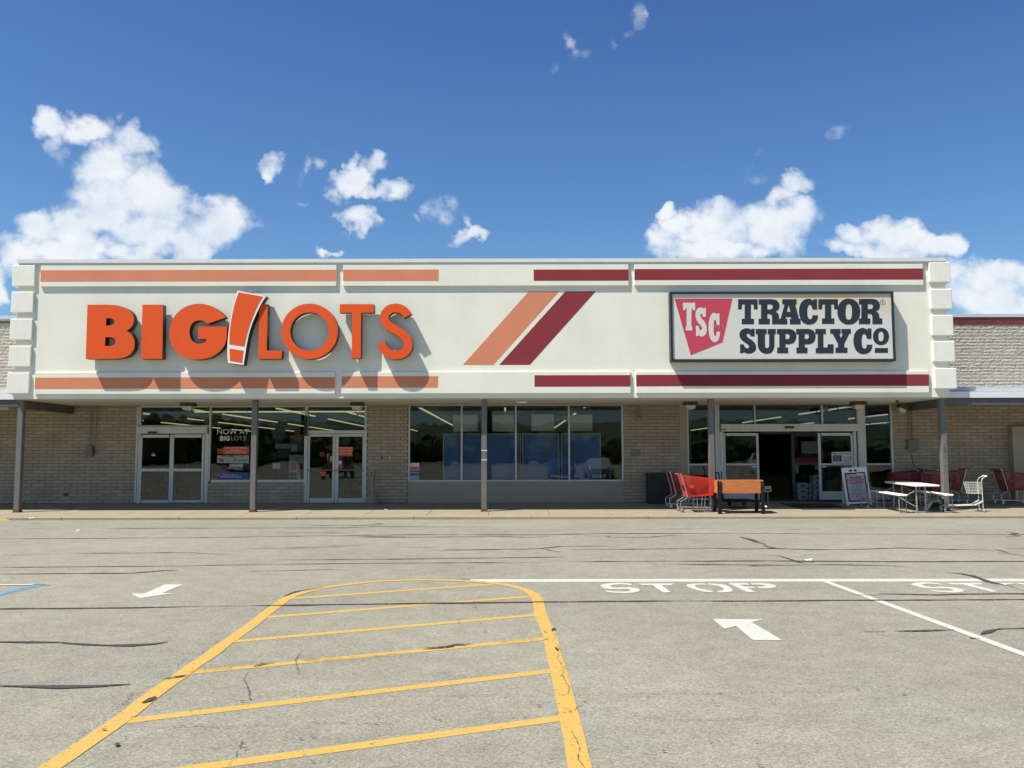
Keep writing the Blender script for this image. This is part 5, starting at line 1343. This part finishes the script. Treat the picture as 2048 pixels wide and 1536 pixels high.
M_cedar = wood('stained_cedar', (.60, .185, .045))
pl = empty('raised_planter', (0, 0, 0)); tag(pl, 'orange stained wooden raised planter box on black legs', 'planter')
PX0, PX1, PY0, PY1 = G(1434.5, 1027.5, wz(23.8)).x, G(1527.8, 1027.5, wz(23.8)).x, 23.78, 24.52
zt_, zb_ = F(1480, 960.5, PY0).z, F(1480, 986.5, PY0).z
pl.location = (PX0, PY0, wz(PY0)); gz_ = wz(PY0)
w_, d_, a_, b_ = PX1-PX0, PY1-PY0, zb_-gz_, zt_-gz_
hm = (a_+b_)/2
for (z0, z1) in ((a_, hm-.001), (hm+.001, b_)):
    MB().bbox(.10, w_-.075, .02, .045, z0, z1, .002).build('side_board', M_cedar, pl)
    MB().box(.02, w_-.02, d_-.045, d_-.02, z0, z1).build('side_board', M_cedar, pl)
    MB().box(0.0, .025, .10, d_-.05, z0, z1).build('end_board', M_cedar, pl)
    MB().box(w_-.025, w_, .10, d_-.05, z0, z1).build('end_board', M_cedar, pl)
MB().box(.03, w_-.03, .05, d_-.05, a_+.02, a_+.05).build('planter_floor', M_cedar, pl)
for X, Yy in ((0, 0), (w_-.10, 0), (0, d_-.10), (w_-.10, d_-.10)):
    dz = wz(PY0+Yy)-gz_
    lg = MB(); lg.box(X+.002, X+.098, Yy+.002, Yy+.018, dz, b_-.03).box(X+.002 if X == 0 else X+.082, X+.018 if X == 0 else X+.098, Yy+.0185, Yy+.098, dz, b_-.03)
    if Yy == 0: pass
    l_ = lg.build('leg', M_blk_m, pl)
    bm_ = MB()
    for zz in (a_+.05, b_-.09): bm_.tube((X+.05, Yy-.004, zz), (X+.05, Yy+.003, zz), .008, 6)
    bm_.build('bolt', M_alu, l_)
# price card on a wire stand, black trolley
o = empty('price_card_stand', (F(1536, 1005, 25.7).x, 25.7, wz(25.7))); tag(o, 'small tan price card on a thin wire stand right of the planter', 'price card')
zc_ = F(1536, 978, 25.7).z-wz(25.7)
MB().cbox((0, 0, zc_), (.20, .012, .17), ry=rad(-3)).build('card', mat('tan_card', (.36, .27, .13), .7), o)
MB().cbox((0, -.008, zc_-.03), (.12, .004, .05)).build('print', M_print_k, o)
MB().tube((.0, 0, .02), (.0, 0, zc_-.085), .006).tube((0, 0, .02), (.07, -.12, .008), .006).tube((0, 0, .02), (-.07, -.12, .008), .006).tube((.03, 0, .02), (.05, .12, .008), .006).build('stand', M_chrome, o)
o = empty('flat_trolley', (F(1470, 1000, 25.6).x, 25.6, wz(25.6))); tag(o, 'black flat trolley standing in the shade behind the planter', 'trolley')
MB().bbox(-.45, .45, -.3, .3, .20, .25, .01).build('deck', M_blk_m, o)
MB().path([(-.40, -.2, .25), (-.50, -.2, 1.0), (-.50, .2, 1.0), (-.40, .2, .25)], .018).build('handle', M_blk_m, o)
MB().path([(.44, .0, .2), (.62, -.35, .12), (.70, -.42, .05)], .012).build('tow_bar', M_dkgrey, o)
MB().tube((.62, -.35, .14), (.76, -.52, .05), .022).build('tow_grip', M_white_pl, o)
for sx in (-.35, .35):
    for sy in (-.24, .24): MB().lathe([(.07, -.02), (.095, -.018), (.095, .018), (.07, .02)], (sx, sy, .10), 16, 'Y').build('wheel', M_rubber, o)
o = empty('push_mower', (F(1447, 1000, 26.4).x, 26.4, wz(26.4))); tag(o, 'dark upright handle with a pale grip behind the planter box', 'tool')
MB().tube((0, 0, .1), (-.04, 0, 1.0), .015).build('shaft', M_blk_m, o); MB().tube((-.04, 0, 1.0), (-.08, 0, 1.16), .022).build('grip', M_print_w, o); MB().bbox(-.2, .2, -.15, .15, .0, .12, .02).build('base', M_blk_m, o)

# ------------------------------------------------------------------ white folding picnic table
tb = empty('picnic_table', (11.14, 23.86, wz(23.86)), rad(2)); tag(tb, 'white folding picnic table with two benches at the kerb', 'table')
M_leg = mat('grey_tube_paint', (.30, .31, .30), .45, metal=.3, var=.05)
sl = .034*.0
def slabt(x0, x1, y0, y1, z, t, name):
    n_ = 4; r_ = .05; pts = []
    for cx, cy, a0 in ((x1-r_, y1-r_, 0), (x0+r_, y1-r_, 90), (x0+r_, y0+r_, 180), (x1-r_, y0+r_, 270)):
        for i in range(n_+1):
            a = rad(a0+90*i/n_); pts.append((cx+r_*math.cos(a), cy+r_*math.sin(a)))
    lv = [(.012, z-t), (0, z-t+.012), (0, z-.012), (.012, z)]
    vs = []; cx, cy = (x0+x1)/2, (y0+y1)/2
    for ins, zz in lv:
        for (x, y) in pts: vs.append((x-math.copysign(ins, x-cx), y-math.copysign(ins, y-cy), zz + y*.03))
    n = len(pts); fs = [tuple(reversed(range(n)))]
    for l in range(3):
        for i in range(n): fs.append((l*n+i, l*n+(i+1) % n, (l+1)*n+(i+1) % n, (l+1)*n+i))
    fs.append(tuple(range(3*n, 4*n)))
    return MB().add(vs, fs).build(name, M_white_pl, tb)
slabt(-.36, .34, 0, 1.83, .755, .045, 'table_top')
slabt(-.80, -.53, .02, 1.80, .50, .04, 'bench_seat'); slabt(.46, .72, .02, 1.80, .50, .04, 'bench_seat')
for yv in (.22, 1.55):
    dz = yv*.034
    for xx in (-.22, .02):
        MB().tube((xx, yv, dz+.01), (xx, yv, .71+dz), .022, 10).build('leg', M_leg, tb)
    MB().tube((-.34, yv, dz+.016), (.14, yv, dz+.016), .016, 8).build('foot_rail', M_leg, tb)
    for s, b0, b1 in ((-1, -.73, -.60), (1, .52, .66)):
        MB().path([(b0, yv-.06, .46+dz), (b0, yv-.06, .02+dz), (b1+.06, yv-.06, .016+dz), (b1+.06, yv-.06, .46+dz)], .014, 8).build('bench_leg', M_leg, tb)
    MB().tube((-.60, yv, .42+dz), (-.22, yv, .60+dz), .012, 6).tube((.55, yv, .42+dz), (.02, yv, .60+dz), .012, 6).build('brace', M_leg, tb)
MB().tube((-.22, .22, .15), (-.22, 1.55, .45), .010, 6).build('cross_brace', M_leg, tb)
MB().tube((.02, .22, .45), (.02, 1.55, .2), .010, 6).build('cross_brace', M_leg, tb)
o = empty('small_mower', (F(1866, 1015, 24.7).x, 24.75, wz(24.75))); tag(o, 'low black wheeled machine with a silver guard beneath the right bench', 'machine')
MB().lathe([(.05, -.03), (.12, -.028), (.12, .028), (.05, .03)], (.05, 0, .12), 18, 'Y').build('wheel', M_rubber, o)
MB().bbox(-.14, .16, -.10, .10, .10, .22, .02).build('body', M_blk_m, o)
MB().hexa([(-.22,-.12,.0),(-.18,-.12,.0),(-.18,.08,.0),(-.22,.08,.0),(-.13,-.12,.20),(-.03,-.12,.22),(-.03,.08,.22),(-.13,.08,.20)]).build('guard', M_alu, o)
MB().path([(-.2, -.11, .22), (.08, -.13, .24), (.13, -.13, .28), (.11, -.13, .33), (-.15, -.11, .32)], .010).build('bumper', M_chrome, o)

# ------------------------------------------------------------------ leaning A board
ab = empty('a_board', (F(1719, 1003, 26.3).x, 26.3, wz(26.3)), 0); ab.rotation_euler = (rad(-11), rad(-3), 0)
tag(ab, 'white A shaped poster board with red bordered advert beside the entrance column', 'poster board')
hA = 1.13
bd = MB(); bd.bbox(-.37, -.31, -.02, .02, 0, hA, .006); bd2 = MB(); bd2.bbox(.31, .37, -.02, .02, 0, hA, .006)
bd.build('frame_stile', M_white_pl, ab); bd2.build('frame_stile', M_white_pl, ab)
MB().bbox(-.309, .309, -.02, .02, hA-.15, hA, .006).build('frame_rail', M_white_pl, ab); MB().bbox(-.309, .309, -.02, .02, .05, .11, .006).build('frame_rail', M_white_pl, ab)
MB().box(-.309, .309, -.004, .012, .112, hA-.152).build('backing', M_print_k, ab)
M_mauve = mat('poster_mauve_border', (.24, .045, .07), .5)
MB().box(-.29, .29, -.008, -.005, .13, hA-.17).build('poster_border', M_mauve, ab)
MB().box(-.26, .26, -.012, -.009, .16, hA-.20).build('poster', mat('poster_paper', (.42, .39, .42), .5, var=.05), ab)
def abt(body, z, s, m, off=0): 
    me = text_mesh('poster_text', body, s, m, offset=off); me.transform(Matrix.Translation((0, -.0135, z)) @ Matrix.Rotation(rad(90), 4, 'X')); link('poster_text', me, ab)
abt('Affordable', hA-.30, .085, M_print_k, .003); abt('FOUNDATION', hA-.375, .075, M_print_r, .003); abt('CLASSICS', hA-.455, .10, M_print_r, .004)
MB().box(-.16, .14, -.0135, -.0125, .38, .62).build('poster_picture', M_print_g, ab)
MB().box(-.25, .25, -.0135, -.0125, .335, .35).build('poster_line', M_mauve, ab); abt('$799', .27, .07, M_print_k)
for dx, m in ((-.11, M_print_k), (.03, M_print_k)): MB().box(dx-.05, dx+.04, -.024, -.0205, hA-.12, hA-.06).build('tape', m, ab)
back = MB(); back.bbox(-.34, .34, 0, .02, 0, 1.0, .005)
me = back.mesh('back_leaf', M_white_pl); me.transform(Matrix.Translation((0, .44, .09)) @ Matrix.Rotation(rad(23), 4, 'X')); link('back_leaf', me, ab)

# ------------------------------------------------------------------ entrance: mat, inner door, goods
M_mat = mat('dark_door_mat', (.03, .03, .032), .95, var=.2, scale=30)
o = MB().box(F(1572, 1010, 26.4).x, F(1672, 1010, 26.4).x, 24.95, 26.9, 0, .012).build('door_mat', M_mat); tag(o, 'dark rubber mat on the walk before the open entrance', 'door mat')
me = o.data
for v_ in me.vertices: v_.co.z += wz(v_.co.y) + .001
YI = W_Y + 2.6
vd = empty('inner_door'); tag(vd, 'grey framed inner door with posters seen through the open entrance', 'door')
def ib(a, b, t, d, m, name, Y=YI, th=.05, parent=vd):
    x0, x1, z0, z1 = iq(a, b, t, d, Y); return MB().box(x0, x1, Y-th, Y, max(z0, zg), z1).build(name, m, parent)
M_dim = mat('grey_inner_frame', (.22, .22, .21), .6)
ib(1583, 1589, 866, 1000, M_dim, 'door_stile'); ib(1640, 1646, 866, 1000, M_dim, 'door_stile'); ib(1589, 1640, 866, 874, M_dim, 'door_rail'); ib(1589, 1640, 926, 931, M_dim, 'door_rail'); ib(1520, 1583, 864, 869, M_dim, 'door_rail')
ib(1603, 1637, 884, 908, M_print_g, 'poster', Y=YI-.06, th=.004); ib(1590, 1637, 917, 926, M_print_r, 'poster', Y=YI-.06, th=.004)
x0, x1, z0, z1 = iq(1589, 1640, 874, 1000, YI); MB().box(x0, x1, YI-.03, YI-.023, zg, z1).build('pane', M_glass, vd)
M_bag = mat('dull_white_bag', (.34, .34, .32), .6)
bags = [(1592, 1612, 966, 981, 'low stack of white printed feed bags inside the open entrance, left', M_bag), (1614, 1622, 968, 984, 'small white carton inside the open entrance between the bag stacks', M_bag), (1623, 1642, 951, 995, 'tall stack of white printed bags at the right edge of the open entrance', M_bag)]
for a, b, t, d, lb, m in bags:
    Yb = W_Y + 1.5; x0, x1, z0, z1 = iq(a, b, t, d, Yb)
    o = empty('goods_stack'); tag(o, lb, 'goods', 'white goods stacked in the entrance')
    z = zg+.001; nlay = max(2, int((z1-zg)/.14)); h_ = (z1-zg)/nlay
    for i in range(nlay):
        bg = MB().bbox(x0+R.uniform(-.01, .01), x1+R.uniform(-.01, .01), Yb-.2, Yb+.2, z, z+h_-.004, .03).build('bag', m, o)
        MB().box(x0+(x1-x0)*.25, x1-(x1-x0)*.25, Yb-.206, Yb-.203, z+h_*.3, z+h_*.65).build('print', M_print_b, bg)
        z += h_
# crates seen through the right door
for a, b, t, d, lb, cc in [(1655, 1678, 962, 985, 'brown carton behind the right automatic door, left one', (.16,.12,.07)), (1680, 1700, 960, 985, 'olive carton behind the right automatic door, right one', (.13,.14,.06))]:
    Yb = W_Y + 1.1; x0, x1, z0, z1 = iq(a, b, t, d, Yb)
    o = MB().bbox(x0, x1, Yb, Yb+.4, zg, z1, .01).build('carton', mat('carton_board', cc, .8)); tag(o, lb, 'carton')

# ------------------------------------------------------------------ across the lot (seen mirrored in the glass)
M_leaf = mat('tree_foliage', (.045, .075, .028), .8, var=.35, scale=.5, fine=.2, fscale=3)
M_trunk = mat('tree_bark', (.10, .075, .05), .9)
wd_ = MB()
icos = []
bm = bmesh.new(); bmesh.ops.create_icosphere(bm, subdivisions=3, radius=1.0); icv = [v.co.copy() for v in bm.verts]; icf = [tuple(v.index for v in f.verts) for f in bm.faces]; bm.free()
from mathutils import noise as mnoise
for i in range(150):
    tx = -210 + 420*i/149 + R.uniform(-3, 3); ty = -120 - R.uniform(0, 26); h = 6.5 + 5*mnoise.noise(Vector((tx*.02, 3, 1))) + R.uniform(-1.2, 1.6); r_ = R.uniform(3.0, 5.0)
    sd0 = Vector((R.random()*50, R.random()*50, R.random()*50))
    vs = []
    for v_ in icv:
        k_ = 1 + .45*mnoise.noise(v_*1.4 + sd0) + .25*mnoise.noise(v_*3.7 + sd0)
        vs.append((tx + v_.x*r_*k_, ty + v_.y*r_*k_, max(.2, h*.52 + v_.z*h*.52*k_)))
    wd_.add(vs, icf)
tag(wd_.build('tree_belt', M_leaf), 'belt of dark green trees far across the parking lot', 'trees', kind='stuff')
hl = MB()
for i in range(60):
    x0 = -400 + 800*i/60; x1 = x0 + 800/60
    h0 = 13 + 6*mnoise.noise(Vector((x0*.008, 0, 5))); h1 = 13 + 6*mnoise.noise(Vector((x1*.008, 0, 5)))
    hl.add([(x0, -190, -.5), (x1, -190, -.5), (x1, -260, h1), (x0, -260, h0), (x1, -330, -.5), (x0, -330, -.5)], [(0, 1, 2, 3), (3, 2, 4, 5)])
tag(hl.build('hill', M_leaf), 'low wooded hill beyond the parking lot', kind='structure')
def parked_car(label, x, y, col, rz=0, van=False):
    o = empty('parked_car', (x, y, 0), rz); tag(o, label, 'car', 'cars parked across the lot')
    m = mat('car_paint', col, .25, metal=.2, var=.02, spec=.6)
    prof = [(-2.2,.35),(-2.25,.75),(-2.1,.95),(-1.5,1.0),(-.9,1.42),(.5,1.45),(1.2,1.02),(2.0,.88),(2.25,.7),(2.25,.35)] if not van else [(-2.4,.4),(-2.45,1.1),(-2.3,1.8),(.6,1.85),(1.3,1.2),(2.2,1.05),(2.4,.8),(2.4,.4)]
    secs = [(-.88, .96), (-.80, 1.0), (.80, 1.0), (.88, .96)]
    vs = []; n = len(prof)
    for yv, k_ in secs:
        for (a, z) in prof: vs.append((a*k_, yv*(1 if z < 1.1 else .80), z))
    fs = [tuple(range(n)), tuple(reversed(range(3*n, 4*n)))]
    for l in range(3):
        for i in range(n): fs.append((l*n+i, (l+1)*n+i, (l+1)*n+(i+1) % n, l*n+(i+1) % n))
    MB().add(vs, fs).build('body', m, o)
    gm = M_black
    zt = 1.38 if not van else 1.72
    for s in (-1, 1): MB().box(-1.15, .75, s*.765-.012, s*.765+.012, 1.05, zt-.06).build('side_window', gm, o)
    for wx_ in (-1.4, 1.4):
        for s in (-1, 1):
            w2 = MB().lathe([(.2, -.1), (.33, -.09), (.33, .09), (.2, .1)], (wx_, s*.84, .33), 18, 'Y').build('wheel', M_rubber, o)
            MB().lathe([(.15, -.11), (.19, -.105), (.19, .105), (.15, .11)], (wx_, s*.84, .33), 12, 'Y').build('rim', M_alu, w2)
    for s in (-1, 1): MB().box(2.16, 2.27, s*.62-.15, s*.62+.15, .62, .76).build('headlight', M_flash_w, o)
    return o
parked_car('red car parked behind the camera near the left lane', -8.5, -9, (.35, .02, .02), rad(90))
parked_car('dark red pickup sized car two bays left of the camera', -13.5, -14, (.22, .02, .03), rad(90), True)
parked_car('blue car parked in the row behind the camera', 3.6, -12, (.03, .07, .25), rad(90))
parked_car('silver car parked right of the blue car', 6.6, -12.5, (.45, .46, .47), rad(90))
parked_car('white van parked far right across the lot', 22, -22, (.6, .6, .6), rad(90), True)
parked_car('grey car parked far left across the lot', -24, -24, (.12, .12, .13), rad(90))
o = empty('light_pole', (-12, -34, 0)); tag(o, 'tall grey lot light pole behind the camera', 'light pole')
MB().tube((0, 0, 0), (0, 0, 9), .12, 12, .08).build('pole', M_grey_metal, o); MB().cbox((.6, 0, 9.05), (1.2, .3, .14)).build('lamp_head', M_grey_metal, o)
